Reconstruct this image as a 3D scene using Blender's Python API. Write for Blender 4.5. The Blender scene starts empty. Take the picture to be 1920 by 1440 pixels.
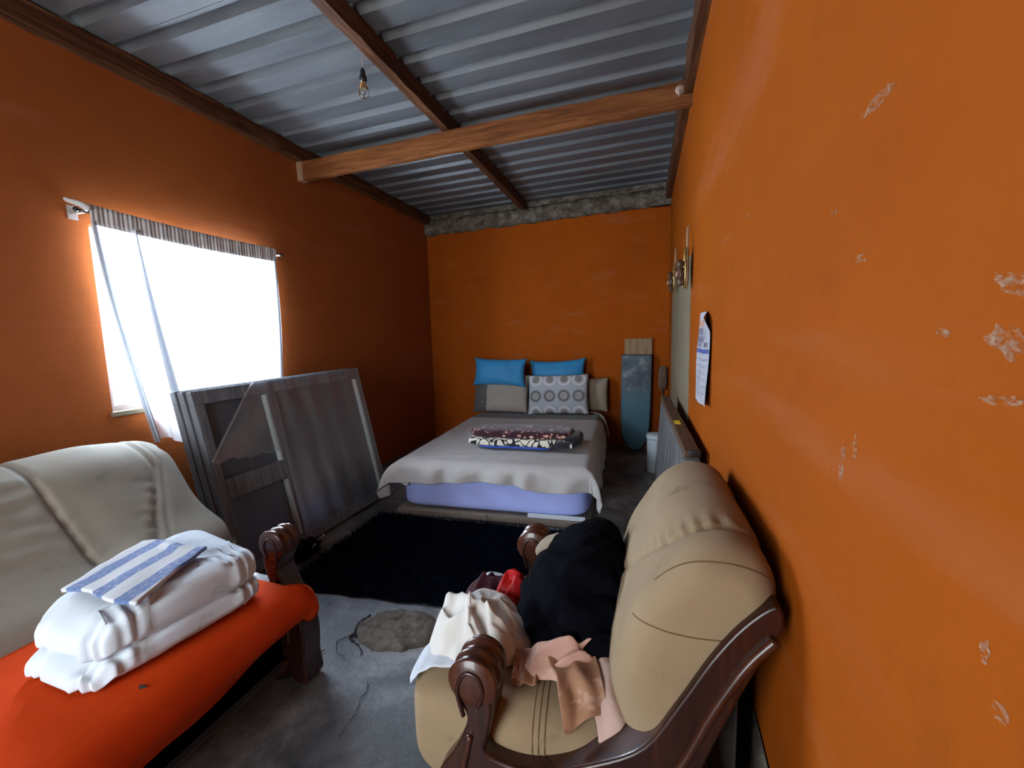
import bpy, bmesh, math, random
import numpy as np
from mathutils import Matrix, Vector, noise as mnoise

sc = bpy.context.scene
C = sc.collection
PI = math.pi
rnd = random.Random(7)

# ------------------------------------------------------------------ camera
def look(yaw, pitch, roll):
    y, p, r = [math.radians(a) for a in (yaw, pitch, roll)]
    right = Vector((math.cos(y), math.sin(y), 0))
    fwd = Vector((-math.sin(y) * math.cos(p), math.cos(y) * math.cos(p), math.sin(p)))
    up = right.cross(fwd)
    r2 = right * math.cos(r) + up * math.sin(r)
    u2 = -right * math.sin(r) + up * math.cos(r)
    return Matrix((r2, u2, -fwd)).transposed().to_4x4()

cam = bpy.data.cameras.new('camera')
cam.sensor_width = 36.0
cam.lens = 803.0 / 1920.0 * 36.0
cam.clip_start = 0.02
cam_o = bpy.data.objects.new('camera', cam)
cam_o.matrix_world = Matrix.Translation((0, 0, 1.3)) @ look(17.2, -6.53, -1.43)
C.objects.link(cam_o)
sc.camera = cam_o

# ------------------------------------------------------------------ world, daylight, exposure
w = bpy.data.worlds.new('sky')
sc.world = w
w.use_nodes = True
bg = w.node_tree.nodes['Background']
bg.inputs['Color'].default_value = (0.78, 0.88, 1.0, 1)
bg.inputs['Strength'].default_value = 5.0

def area(name, loc, rot, sx, sy, power, col, spread=180):
    l = bpy.data.lights.new(name, 'AREA')
    l.shape = 'RECTANGLE'; l.size = sx; l.size_y = sy
    l.energy = power; l.color = col; l.spread = math.radians(spread)
    o = bpy.data.objects.new(name, l)
    o.location = loc; o.rotation_euler = rot
    C.objects.link(o)
    return o

# daylight falling in through the window (left) and through the open door behind the photographer
area('window_daylight', (-2.95, 1.98, 1.45), (0, -PI / 2, 0), 1.15, 1.2, 620, (0.70, 0.84, 1.0))
area('door_daylight', (-1.35, -1.42, 1.05), (PI / 2, 0, 0), 1.5, 2.0, 100, (0.92, 0.97, 1.0))

sc.view_settings.view_transform = 'Standard'
sc.view_settings.look = 'None'
sc.view_settings.exposure = 0.0
sc.view_settings.gamma = 1.0
sc.view_settings.use_curve_mapping = False
sc.cycles.max_bounces = 8
sc.cycles.diffuse_bounces = 5
sc.cycles.glossy_bounces = 4
sc.cycles.transparent_max_bounces = 12
sc.cycles.sample_clamp_indirect = 6.0
sc.cycles.use_denoising = True

# ------------------------------------------------------------------ materials
class NT:
    def __init__(s, m):
        s.t = m.node_tree; s.n = s.t.nodes
    def add(s, typ, **kw):
        n = s.n.new(typ)
        for k, v in kw.items():
            if k in n.inputs: n.inputs[k].default_value = v
            else: setattr(n, k, v)
        return n
    def link(s, a, b): s.t.links.new(a, b)
    def coord(s, kind='Object', scale=(1, 1, 1), rot=(0, 0, 0), loc=(0, 0, 0)):
        tc = s.add('ShaderNodeTexCoord'); mp = s.add('ShaderNodeMapping')
        mp.inputs['Scale'].default_value = scale; mp.inputs['Rotation'].default_value = rot
        mp.inputs['Location'].default_value = loc
        s.link(tc.outputs[kind], mp.inputs['Vector'])
        return mp.outputs['Vector']
    def noise(s, vec, scale, detail=4, rough=0.55, dist=0.0):
        n = s.add('ShaderNodeTexNoise'); n.inputs['Scale'].default_value = scale
        n.inputs['Detail'].default_value = detail; n.inputs['Roughness'].default_value = rough
        n.inputs['Distortion'].default_value = dist
        s.link(vec, n.inputs['Vector'])
        return n.outputs['Fac']
    def ramp(s, fac, stops, interp='LINEAR'):
        r = s.add('ShaderNodeValToRGB'); cr = r.color_ramp; cr.interpolation = interp
        while len(cr.elements) < len(stops): cr.elements.new(0.5)
        for e, (p, c) in zip(cr.elements, stops):
            e.position = p
            e.color = (c, c, c, 1) if not hasattr(c, '__len__') else (*c[:3], 1)
        s.link(fac, r.inputs['Fac'])
        return r.outputs['Color']
    def mix(s, fac, a, b, mode='MIX'):
        m = s.add('ShaderNodeMix', data_type='RGBA', blend_type=mode)
        for sock, v in ((m.inputs[0], fac), (m.inputs[6], a), (m.inputs[7], b)):
            if isinstance(v, (int, float)): sock.default_value = v
            elif hasattr(v, '__len__') : sock.default_value = (*v[:3], 1)
            else: s.link(v, sock)
        return m.outputs[2]
    def math(s, op, a, b=0.0):
        m = s.add('ShaderNodeMath', operation=op)
        for sock, v in ((m.inputs[0], a), (m.inputs[1], b)):
            if isinstance(v, (int, float)): sock.default_value = v
            else: s.link(v, sock)
        return m.outputs[0]
    def bump(s, h, strength, dist=0.01):
        b = s.add('ShaderNodeBump'); b.inputs['Strength'].default_value = strength
        b.inputs['Distance'].default_value = dist
        s.link(h, b.inputs['Height'])
        s.link(b.outputs['Normal'], s.bsdf.inputs['Normal'])

def base(name, rough=0.7, metal=0.0, color=(0.5, 0.5, 0.5), coat=0.0, sheen=0.0, spec=0.5):
    m = bpy.data.materials.new(name); m.use_nodes = True
    t = NT(m); t.bsdf = m.node_tree.nodes['Principled BSDF']
    b = t.bsdf.inputs
    b['Base Color'].default_value = (*color, 1); b['Roughness'].default_value = rough
    b['Metallic'].default_value = metal; b['Coat Weight'].default_value = coat
    b['Sheen Weight'].default_value = sheen; b['Specular IOR Level'].default_value = spec
    t.m = m
    return t

def cloth(name, color, color2=None, scale=6, rough=0.9, sheen=0.15, weave=900, bump=0.25, spec=0.25):
    t = base(name, rough, 0, color, 0, sheen, spec)
    v = t.coord()
    n = t.noise(v, scale, 5)
    c2 = color2 or tuple(x * 0.78 for x in color)
    t.col = t.mix(t.ramp(n, [(0.35, 0.0), (0.7, 1.0)]), color, c2)
    t.link(t.col, t.bsdf.inputs['Base Color'])
    t.bump(t.noise(v, weave, 2), bump, 0.002)
    return t

M = {}
# painted plaster
def paint(name, c1, c2, c3):
    t = base(name, 0.75, color=c1, spec=0.06)
    v = t.coord()
    big = t.noise(v, 1.3, 5, 0.6)
    col = t.mix(t.ramp(big, [(0.35, 0.0), (0.68, 1.0)]), c1, c2)
    sm = t.noise(v, 9, 6, 0.65)
    col = t.mix(t.ramp(sm, [(0.55, 0.0), (0.8, 0.55)]), col, c3)
    # thin pale scratches and flecks of the plaster beneath
    wp_ = t.noise(t.coord(scale=(1, 0.35, 2.6), rot=(0.75, 0, 0)), 2.6, 4, 0.55)
    col = t.mix(t.ramp(wp_, [(0.56, 0.0), (0.72, 0.30)]), col, tuple(min(1, q * 1.0 + .045) for q in c1))
    fl = t.noise(t.coord(scale=(3, 1.2, 3), rot=(0.5, 0, 0)), 14, 3, 0.7)
    col = t.mix(t.ramp(fl, [(0.755, 0.0), (0.80, 0.55)]), col, (0.372, 0.24, 0.15))
    t.link(col, t.bsdf.inputs['Base Color'])
    t.bump(t.noise(v, 38, 6, 0.7), 0.22, 0.006)
    return t.m
M['orange'] = paint('orange_wall_paint', (0.2688, 0.06048, 0.00336), (0.2296, 0.04928, 0.0028), (0.1904, 0.042, 0.00448))
M['orange_hazed'] = paint('orange_paint_with_haze', (0.28, 0.0756, 0.01792), (0.2408, 0.06272, 0.01568), (0.2016, 0.056, 0.01568))  # same wall orange, with glare haze around the window painted into the colour
M['orange_back'] = paint('orange_back_wall_paint', (0.3, 0.063, 0.0036), (0.258, 0.0516, 0.003), (0.216, 0.0444, 0.0048))  # end wall orange, slightly brighter and redder
t = base('bare_plaster', 0.85, color=(0.42, 0.34, 0.22)); v = t.coord()
t.link(t.mix(t.ramp(t.noise(v, 5, 6), [(0.3, 0), (0.7, 1)]), (0.1736, 0.1395, 0.0837), (0.1426, 0.1116, 0.0651)), t.bsdf.inputs['Base Color'])
M['plaster'] = t.m
t = base('scraped_plaster', 0.85); v = t.coord()
tr = t.add('ShaderNodeBsdfTransparent'); mx = t.add('ShaderNodeMixShader')
out = t.n['Material Output']
t.bsdf.inputs['Base Color'].default_value = (0.38, 0.26, 0.175, 1)
t.link(t.ramp(t.noise(t.coord(scale=(1, 1, 2)), 75, 5, 0.7), [(0.44, 0.0), (0.66, 0.75)]), mx.inputs[0])
t.link(tr.outputs[0], mx.inputs[1]); t.link(t.bsdf.outputs[0], mx.inputs[2]); t.link(mx.outputs[0], out.inputs['Surface'])
M['scuff'] = t.m
t = base('rough_mortar', 0.95, spec=.1); v = t.coord()
t.link(t.ramp(t.noise(v, 12, 7, 0.7), [(0.30, (0.035, 0.026, 0.018)), (0.48, (0.115, 0.092, 0.068)), (0.62, (0.20, 0.175, 0.145)), (0.75, (0.36, 0.33, 0.28))]), t.bsdf.inputs['Base Color'])
t.bump(t.noise(v, 40, 6, 0.7), 0.8, 0.02)
M['mortar'] = t.m
# concrete floor
t = base('worn_concrete', 0.55, spec=0.45); v = t.coord()
a = t.noise(v, 2.1, 7, 0.62, 0.6)
col = t.ramp(a, [(0.34, (0.0345, 0.0368, 0.0414)), (0.46, (0.1092, 0.115, 0.1242)), (0.56, (0.2185, 0.2266, 0.2357)), (0.70, (0.345, 0.345, 0.3392))])
b2 = t.noise(v, 11, 6, 0.7)
col = t.mix(t.ramp(b2, [(0.40, 0.5), (0.58, 0.0)]), col, (0.05175, 0.05175, 0.05382))
sp = t.noise(v, 120, 3, 0.6)
col = t.mix(t.ramp(sp, [(0.66, 0.0), (0.72, 0.5)]), col, (0.2898, 0.2829, 0.2691))
t.link(col, t.bsdf.inputs['Base Color'])
t.link(t.ramp(b2, [(0.3, 0.42), (0.7, 0.72)]), t.bsdf.inputs['Roughness'])
t.bump(t.noise(v, 26, 7, 0.65), 0.35, 0.01)
M['concrete'] = t.m
t = base('cement_patch', 0.9); v = t.coord()
t.link(t.ramp(t.noise(v, 16, 8, 0.7, 0.5), [(0.3, (0.02925, 0.0234, 0.0182)), (0.5, (0.08125, 0.065, 0.0507)), (0.65, (0.13, 0.1105, 0.08775)), (0.8, (0.221, 0.2015, 0.1755))]), t.bsdf.inputs['Base Color'])
t.bump(t.noise(v, 55, 6, 0.7), 0.7, 0.01)
M['cement'] = t.m
t = base('yard_sand', 0.95, color=(0.45, 0.36, 0.26)); M['sand'] = t.m
# galvanised sheet
t = base('galvanised_sheet', 0.58, 0.2, spec=.3); v = t.coord(scale=(0.5, 3, 3))
a = t.noise(v, 2.2, 6, 0.65)
col = t.ramp(a, [(0.3, (0.0682, 0.07161, 0.07502)), (0.55, (0.1125, 0.1193, 0.1262)), (0.75, (0.1364, 0.1398, 0.1364))])
sp = t.noise(t.coord(), 60, 3, 0.6)
col = t.mix(t.ramp(sp, [(0.68, 0.0), (0.75, 0.6)]), col, (0.062, 0.0558, 0.0496))
t.link(col, t.bsdf.inputs['Base Color'])
t.link(t.ramp(a, [(0.3, 0.38), (0.7, 0.55)]), t.bsdf.inputs['Roughness'])
M['zinc'] = t.m
# timber
def wood(name, dark, mid, light, axis=0, rough=0.6, coat=0.0, sc_=1.0, bump=0.3, spec=0.4):
    t = base(name, rough, coat=coat, spec=spec)
    s = [14 * sc_] * 3; s[axis] = 1.1 * sc_
    v = t.coord(scale=s)
    n = t.noise(v, 2.2, 7, 0.65, 0.8)
    col = t.ramp(n, [(0.28, dark), (0.5, mid), (0.74, light)])
    t.link(col, t.bsdf.inputs['Base Color'])
    if bump: t.bump(n, bump, 0.004)
    return t.m
M['beam_x'] = wood('roof_timber_crossways', (0.055, 0.017, 0.005), (0.150, 0.050, 0.013), (0.25, 0.100, 0.034), 0, spec=.2)
M['beam_y'] = wood('roof_timber_lengthways', (0.026, 0.010, 0.005), (0.075, 0.027, 0.010), (0.17, 0.078, 0.036), 1, spec=.2)
M['pine'] = wood('pale_pine', (0.143, 0.0845, 0.039), (0.234, 0.143, 0.0715), (0.312, 0.2145, 0.1235), 2, 0.7)
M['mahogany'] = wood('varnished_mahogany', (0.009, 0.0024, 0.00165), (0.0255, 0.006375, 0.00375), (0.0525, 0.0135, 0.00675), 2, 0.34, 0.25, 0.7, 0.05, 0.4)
M['mahogany_lit'] = wood('varnished_mahogany_lit', (0.01875, 0.004875, 0.002625), (0.0495, 0.0135, 0.006), (0.0975, 0.0315, 0.01275), 2, 0.32, 0.3, 0.7, 0.05, 0.4)  # lighter mahogany copy: highlights of scrolls and ridges painted into the colour
M['grey_wood'] = wood('weathered_grey_wood', (0.06375, 0.07125, 0.0825), (0.1275, 0.1387, 0.1537), (0.21, 0.225, 0.24), 2, 0.7)
M['pale_wood'] = wood('pale_raw_wood_edge', (0.288, 0.32, 0.32), (0.4, 0.44, 0.44), (0.496, 0.528, 0.52), 2, 0.7)
M['dark_wood'] = wood('dark_brown_wood', (0.035, 0.0175, 0.0084), (0.077, 0.0385, 0.0196), (0.133, 0.07, 0.035), 2, 0.6)
t = base('dusty_dark_pane', 0.38, color=(0.1, 0.11, 0.13), spec=0.5); v = t.coord()
a = t.noise(t.coord(scale=(1, 3.2, 0.35)), 2.2, 6, 0.6)
t.link(t.ramp(a, [(0.3, (0.04125, 0.048, 0.06)), (0.55, (0.07125, 0.081, 0.096)), (0.75, (0.1275, 0.1387, 0.15))]), t.bsdf.inputs['Base Color'])
M['pane_dust'] = t.m
# upholstery
def suede(name, c1, c2, stain):
    t = base(name, 0.82, sheen=0.04, spec=0.15); v = t.coord()
    col = t.mix(t.ramp(t.noise(v, 5, 5), [(0.3, 0), (0.7, 1)]), c1, c2)
    col = t.mix(t.ramp(t.noise(v, 10, 4, 0.6), [(0.63, 0), (0.8, 0.75)]), col, stain)
    t.link(col, t.bsdf.inputs['Base Color'])
    t.bump(t.noise(v, 320, 3), 0.25, 0.002)
    return t.m
M['tan'] = suede('tan_suede', (0.262, 0.190, 0.112), (0.215, 0.153, 0.088), (0.065, 0.047, 0.03))
M['beige'] = suede('beige_suede', (0.270, 0.250, 0.205), (0.225, 0.207, 0.167), (0.14, 0.123, 0.095))
t = base('tan_thread', 0.9, color=(0.13, 0.082, 0.042), spec=.1); M['thread'] = t.m
M['orange_cloth'] = cloth('orange_red_cloth', (0.56, 0.052, 0.006), (0.47, 0.040, 0.005), 4, sheen=0.0, spec=.08).m
t = cloth('white_duvet', (0.60, 0.68, 0.75), (0.54, 0.62, 0.69), 5, sheen=.05); v = t.coord()
lf = t.noise(t.coord(scale=(1, 1, 1)), 7.5, 3, 0.6, 1.5)
c = t.mix(t.ramp(lf, [(0.66, 0.0), (0.70, 0.5), (0.76, 0.35)]), t.col, (0.36, 0.47, 0.50))
t.link(c, t.bsdf.inputs['Base Color']); M['duvet'] = t.m
M['duvet_seam'] = cloth('duvet_stitching', (0.50, 0.57, 0.64), None, 5, sheen=.0).m
M['white_cloth'] = cloth('white_cotton', (0.58, 0.575, 0.55), (0.52, 0.51, 0.48), 5, sheen=.05).m
M['white_blue'] = cloth('white_cotton_cool', (0.56, 0.61, 0.67), (0.50, 0.55, 0.61), 5, sheen=.05).m
M['black_cloth'] = cloth('black_navy_knit', (0.0024, 0.0027, 0.005), (0.0012, 0.0014, 0.0028), 9, sheen=0.0, spec=0.04).m
M['maroon'] = cloth('maroon_cloth', (0.0385, 0.0056, 0.0112), (0.028, 0.0035, 0.0084), 8).m
M['red_satin'] = cloth('red_satin', (0.62, 0.018, 0.022), (0.50, 0.012, 0.016), 8, rough=0.4, sheen=0.0, spec=0.5).m
M['pink'] = cloth('pink_towelling', (0.51, 0.315, 0.2475), (0.45, 0.2625, 0.2025), 7, weave=500, bump=0.5).m
M['pale_pink'] = cloth('pale_pink_towelling', (0.525, 0.375, 0.3225), (0.48, 0.33, 0.2775), 7, weave=500, bump=0.5).m
t = cloth('brown_stained_towelling', (0.24, 0.115, 0.058), (0.33, 0.18, 0.105), 9, weave=500, bump=0.5); v = t.coord()
t.link(t.mix(t.ramp(t.noise(v, 15, 4, .6, .8), [(0.54, 0.0), (0.66, 0.85)]), t.col, (0.50, 0.33, 0.265)), t.bsdf.inputs['Base Color']); M['brown_towel'] = t.m
M['grey_sheet'] = cloth('grey_beige_coverlet', (0.268, 0.252, 0.228), (0.24, 0.224, 0.2), 8, sheen=0.1).m
M['blue_sheet'] = cloth('lilac_blue_sheet', (0.42, 0.50, 0.95), (0.38, 0.46, 0.92), 3, sheen=.03).m
M['taupe'] = cloth('taupe_bed_base', (0.16, 0.128, 0.104), (0.128, 0.1, 0.08), 6).m
M['blue_pillow'] = cloth('turquoise_cotton', (0.016, 0.205, 0.42), (0.012, 0.165, 0.36), 8, rough=0.6, spec=0.4).m
M['cream'] = cloth('cream_cloth', (0.27, 0.225, 0.165), (0.225, 0.1875, 0.135), 8).m
M['navy'] = cloth('navy_shag', (0.0018, 0.0028, 0.0075), (0.001, 0.0016, 0.004), 12, sheen=0.0, spec=0.03).m
M['dark_lining'] = cloth('dark_sofa_lining', (0.014, 0.011, 0.010), None, 6).m
M['curtain_tape'] = cloth('white_curtain_tape', (0.62, 0.62, 0.62), None, 6).m
# sheer curtain
m = bpy.data.materials.new('sheer_white_voile'); m.use_nodes = True; t = NT(m); t.n.clear()
o = t.add('ShaderNodeOutputMaterial'); d = t.add('ShaderNodeBsdfDiffuse'); tl = t.add('ShaderNodeBsdfTranslucent'); tp = t.add('ShaderNodeBsdfTransparent')
d.inputs[0].default_value = (0.80, 0.82, 0.84, 1); tl.inputs[0].default_value = (0.84, 0.88, 0.92, 1)
m1 = t.add('ShaderNodeMixShader'); m1.inputs[0].default_value = 0.55; m2 = t.add('ShaderNodeMixShader'); m2.inputs[0].default_value = 0.22
t.link(d.outputs[0], m1.inputs[1]); t.link(tl.outputs[0], m1.inputs[2]); t.link(m1.outputs[0], m2.inputs[1]); t.link(tp.outputs[0], m2.inputs[2]); t.link(m2.outputs[0], o.inputs[0])
M['voile'] = m
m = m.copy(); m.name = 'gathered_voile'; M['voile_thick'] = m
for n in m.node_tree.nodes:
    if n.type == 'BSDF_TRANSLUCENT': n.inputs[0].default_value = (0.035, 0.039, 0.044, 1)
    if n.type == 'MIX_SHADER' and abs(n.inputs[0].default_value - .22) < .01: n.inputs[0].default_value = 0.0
# clear film and glass
def film(name, keep, tint, rough):
    m = bpy.data.materials.new(name); m.use_nodes = True; t = NT(m); t.n.clear()
    o = t.add('ShaderNodeOutputMaterial'); tp = t.add('ShaderNodeBsdfTransparent'); g = t.add('ShaderNodeBsdfGlossy'); d = t.add('ShaderNodeBsdfDiffuse')
    g.inputs['Roughness'].default_value = rough; d.inputs[0].default_value = (*tint, 1)
    a = t.add('ShaderNodeMixShader'); a.inputs[0].default_value = 0.5
    b = t.add('ShaderNodeMixShader'); b.inputs[0].default_value = keep
    t.link(g.outputs[0], a.inputs[1]); t.link(d.outputs[0], a.inputs[2]); t.link(tp.outputs[0], b.inputs[1]); t.link(a.outputs[0], b.inputs[2]); t.link(b.outputs[0], o.inputs[0])
    return m
M['film'] = film('dusty_clear_plastic', 0.30, (0.36, 0.41, 0.48), 0.3)
M['glass'] = film('window_glass', 0.06, (0.8, 0.85, 0.9), 0.02)
t = base('bulb_glass', 0.03, color=(1, 1, 1)); t.bsdf.inputs['Transmission Weight'].default_value = 1.0; M['bulb'] = t.m
t = base('silvery_plastic_wrap', 0.35, 0.35); v = t.coord(scale=(1, 4, 0.35))
t.link(t.ramp(t.noise(v, 7, 6, 0.65, 0.6), [(0.32, (0.06, 0.058, 0.055)), (0.5, (0.16, 0.155, 0.15)), (0.68, (0.45, 0.45, 0.45))]), t.bsdf.inputs['Base Color'])
t.bump(t.noise(v, 12, 5, 0.6, 1.0), 0.6, 0.01); M['wrap'] = t.m
M['steel_paint'] = base('painted_steel', 0.5, color=(0.30, 0.24, 0.22)).m
M['black_metal'] = base('black_metal', 0.45, 0.3, (0.02, 0.02, 0.022)).m
M['black_plastic'] = base('black_plastic', 0.4, 0, (0.012, 0.012, 0.014)).m
M['brass'] = base('brass', 0.3, 0.9, (0.55, 0.38, 0.13)).m
M['white_plastic'] = base('white_plastic', 0.4, 0, (0.416, 0.48, 0.512)).m
M['yellow'] = base('yellow_tag', 0.6, 0, (0.75, 0.58, 0.02)).m
M['gold_wood'] = wood('gilded_carved_wood', (0.065, 0.0325, 0.013), (0.169, 0.0975, 0.039), (0.2925, 0.195, 0.091), 2, 0.4)
M['pinkish_wood'] = wood('peach_painted_wood', (0.208, 0.117, 0.065), (0.2925, 0.1755, 0.104), (0.3575, 0.234, 0.143), 2, 0.5)
M['nail'] = base('pale_plaster_knob', 0.8, 0, (0.3575, 0.26, 0.208)).m

# ------------------------------------------------------------------ mesh helpers
def grid(nu, nv, f, cu=False, cv=False):
    us = np.linspace(0, 1, nu, endpoint=not cu); vs = np.linspace(0, 1, nv, endpoint=not cv)
    V = [tuple(f(u, v)) for u in us for v in vs]
    F = []
    for i in range(nu if cu else nu - 1):
        for j in range(nv if cv else nv - 1):
            a, b = i, (i + 1) % nu; c, d = j, (j + 1) % nv
            F.append((a * nv + c, b * nv + c, b * nv + d, a * nv + d))
    return V, F

def join(*parts):
    V, F = [], []
    for v, f in parts:
        k = len(V); V += list(v); F += [tuple(i + k for i in q) for q in f]
    return V, F

def box(x0, x1, y0, y1, z0, z1):
    V = [(x, y, z) for x in (x0, x1) for y in (y0, y1) for z in (z0, z1)]
    F = [(0, 1, 3, 2), (4, 6, 7, 5), (0, 4, 5, 1), (2, 3, 7, 6), (0, 2, 6, 4), (1, 5, 7, 3)]
    return V, F

def obox(c, ax, ay, az):
    """box from centre and three half-axis vectors"""
    c, ax, ay, az = [np.array(q, float) for q in (c, ax, ay, az)]
    V = [tuple(c + sx * ax + sy * ay + sz * az) for sx in (-1, 1) for sy in (-1, 1) for sz in (-1, 1)]
    return V, box(0, 1, 0, 1, 0, 1)[1]

def frames(P):
    P = [np.array(p, float) for p in P]; out = []; n = None
    for i, p in enumerate(P):
        t = P[min(i + 1, len(P) - 1)] - P[max(i - 1, 0)]; t /= (np.linalg.norm(t) + 1e-9)
        if n is None:
            n = np.cross(t, (0, 0, 1.0))
            if np.linalg.norm(n) < 1e-3: n = np.cross(t, (1.0, 0, 0))
        n = n - t * (n @ t); n /= (np.linalg.norm(n) + 1e-9)
        out.append((p, t, n, np.cross(t, n)))
    return out

def tube(P, r, n=8, caps=True):
    fr = frames(P); V = []; F = []
    for i, (p, t, a, b) in enumerate(fr):
        ri = r(i / (len(fr) - 1)) if callable(r) else r
        for k in range(n):
            q = 2 * PI * k / n
            V.append(tuple(p + ri * (math.cos(q) * a + math.sin(q) * b)))
    for i in range(len(fr) - 1):
        for k in range(n):
            F.append((i * n + k, i * n + (k + 1) % n, (i + 1) * n + (k + 1) % n, (i + 1) * n + k))
    if caps:
        F.append(tuple(range(n - 1, -1, -1))); F.append(tuple(range((len(fr) - 1) * n, len(fr) * n)))
    return V, F

def lathe(prof, n=24, origin=(0, 0, 0), axis='z'):
    """prof: list of (radius, height)"""
    V, F = [], []
    for r, h in prof:
        for k in range(n):
            q = 2 * PI * k / n; a, b = r * math.cos(q), r * math.sin(q)
            p = {'z': (a, b, h), 'y': (a, h, b), 'x': (h, a, b)}[axis]
            V.append(tuple(np.array(p) + np.array(origin)))
    for i in range(len(prof) - 1):
        for k in range(n):
            F.append((i * n + k, i * n + (k + 1) % n, (i + 1) * n + (k + 1) % n, (i + 1) * n + k))
    F.append(tuple(range(n - 1, -1, -1))); F.append(tuple(range((len(prof) - 1) * n, len(prof) * n)))
    return V, F

def spline(P, n, closed=False):
    """Catmull-Rom through P, n samples in all"""
    P = [np.array(p, float) for p in P]; m = len(P); out = []
    segs = m if closed else m - 1
    for s in range(n):
        u = s / (n if closed else n - 1) * segs; i = min(int(u), segs - 1); f = u - i
        g = (lambda k: P[k % m]) if closed else (lambda k: P[max(0, min(m - 1, k))])
        p0, p1, p2, p3 = g(i - 1), g(i), g(i + 1), g(i + 2)
        out.append(0.5 * (2 * p1 + (p2 - p0) * f + (2 * p0 - 5 * p1 + 4 * p2 - p3) * f * f + (3 * p1 - p0 - 3 * p2 + p3) * f ** 3))
    return out

def prism(poly, y0, y1):
    """polygon in (x, z) extruded along y"""
    n = len(poly)
    V = [(p[0], y0, p[1]) for p in poly] + [(p[0], y1, p[1]) for p in poly]
    F = [tuple(range(n)), tuple(range(2 * n - 1, n - 1, -1))] + [(i, i + n, (i + 1) % n + n, (i + 1) % n) for i in range(n)]
    return V, F

def sphere(c, r, nu=16, nv=10):
    rx, ry, rz = r if hasattr(r, '__len__') else (r, r, r)
    V, F = grid(nu, nv, lambda u, v: (c[0] + rx * math.cos(2 * PI * u) * math.sin(PI * (0.02 + 0.96 * v)), c[1] + ry * math.sin(2 * PI * u) * math.sin(PI * (0.02 + 0.96 * v)), c[2] + rz * math.cos(PI * (0.02 + 0.96 * v))), cu=True)
    F.append(tuple(i * nv for i in range(nu))); F.append(tuple(i * nv + nv - 1 for i in range(nu - 1, -1, -1)))
    return V, F

def nz(x, y, z, s=1.0, off=0.0):
    return mnoise.noise(Vector((x * s + off, y * s + off * 0.7, z * s - off)))

def obj(name, vf, mat, parent=None, smooth=False, origin=None, bevel=0, bseg=2, sub=0, solid=0, off=-1, mats=None, fmat=None):
    """one mesh object; vertices are world coordinates unless the parent (or origin) is given a frame"""
    V, F = vf
    me = bpy.data.meshes.new(name)
    o = bpy.data.objects.new(name, me)
    C.objects.link(o)
    V = np.array(V, float)
    if parent is not None:
        o.parent = parent
        inv = np.array(WORLD(parent).inverted())
        if not parent.get('_local'):
            V = V @ inv[:3, :3].T + inv[:3, 3]
    elif origin is not None:
        V = V - np.array(origin, float); o.location = origin
    me.from_pydata([tuple(v) for v in V], [], F)
    bm = bmesh.new(); bm.from_mesh(me); bmesh.ops.recalc_face_normals(bm, faces=bm.faces); bm.to_mesh(me); bm.free()
    for mm in (mats or [mat]): me.materials.append(mm if not isinstance(mm, str) else M[mm])
    if fmat is not None:
        for p, k in zip(me.polygons, fmat): p.material_index = k
    if smooth:
        for p in me.polygons: p.use_smooth = True
    if solid:
        md = o.modifiers.new('thickness', 'SOLIDIFY'); md.thickness = solid; md.offset = off
    if bevel:
        md = o.modifiers.new('bevel', 'BEVEL'); md.width = bevel; md.segments = bseg; md.limit_method = 'ANGLE'; md.angle_limit = math.radians(38)
        for p in me.polygons: p.use_smooth = True
        w_ = o.modifiers.new('normals', 'WEIGHTED_NORMAL'); w_.keep_sharp = False
    if sub:
        md = o.modifiers.new('subdivision', 'SUBSURF'); md.levels = sub; md.render_levels = sub
    return o

def WORLD(o):
    m = Matrix.LocRotScale(o.location, o.rotation_euler, o.scale)
    return WORLD(o.parent) @ m if o.parent else m

def tag(o, label=None, cat=None, group=None, kind=None):
    if label: o['label'] = label
    if cat: o['category'] = cat
    if group: o['group'] = group
    if kind: o['kind'] = kind
    return o

def thing(name, label, cat, loc=(0, 0, 0), rotz=0, group=None):
    o = bpy.data.objects.new(name, None); C.objects.link(o)
    o.location = loc; o.rotation_euler = (0, 0, rotz); o.empty_display_size = 0.1
    return tag(o, label, cat, group)

def struct(name, vf, mat, label=None, **kw):
    return tag(obj(name, vf, mat, **kw), label, None, None, 'structure')

def cushion(x0, x1, y0, y1, z0, z1, e=0.35, n=28, m=20, crown=0.0, f=None):
    """soft block: superellipsoid filling the box"""
    cx, cy, cz = (x0 + x1) / 2, (y0 + y1) / 2, (z0 + z1) / 2
    hx, hy, hz = (x1 - x0) / 2, (y1 - y0) / 2, (z1 - z0) / 2
    sg = lambda a, p: math.copysign(abs(a) ** p, a)
    def fn(u, v):
        th = 2 * PI * u; ph = PI * (v * 0.98 + 0.01) - PI / 2
        cp = sg(math.cos(ph), e); p = [cx + hx * cp * sg(math.cos(th), e), cy + hy * cp * sg(math.sin(th), e), cz + hz * sg(math.sin(ph), e)]
        if crown: p[2] += crown * (1 - ((p[0] - cx) / hx) ** 2) * (1 - ((p[1] - cy) / hy) ** 2) * (1 if p[2] > cz else 0)
        return f(p) if f else p
    V, F = grid(n, m, fn, cu=True)
    F.append(tuple(i * m for i in range(n))); F.append(tuple(i * m + m - 1 for i in range(n - 1, -1, -1)))
    return V, F

# ------------------------------------------------------------------ room shell
XL, XR, YB, YF = -2.59, 0.255, 4.95, -1.35
roof_z = lambda x: 2.775 + 0.025 * (x - XL)
PIT = 0.197

fl = grid(60, 90, lambda u, v: (-2.8 + 3.3 * u, YF - 0.25 + (YB - YF + 0.5) * v, 0.006 * nz(-2.8 + 3.3 * u, 6.6 * v, 0, 1.6) - 0.004))
struct('floor', fl, 'concrete', 'worn grey concrete floor with dark stains', smooth=True)
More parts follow.
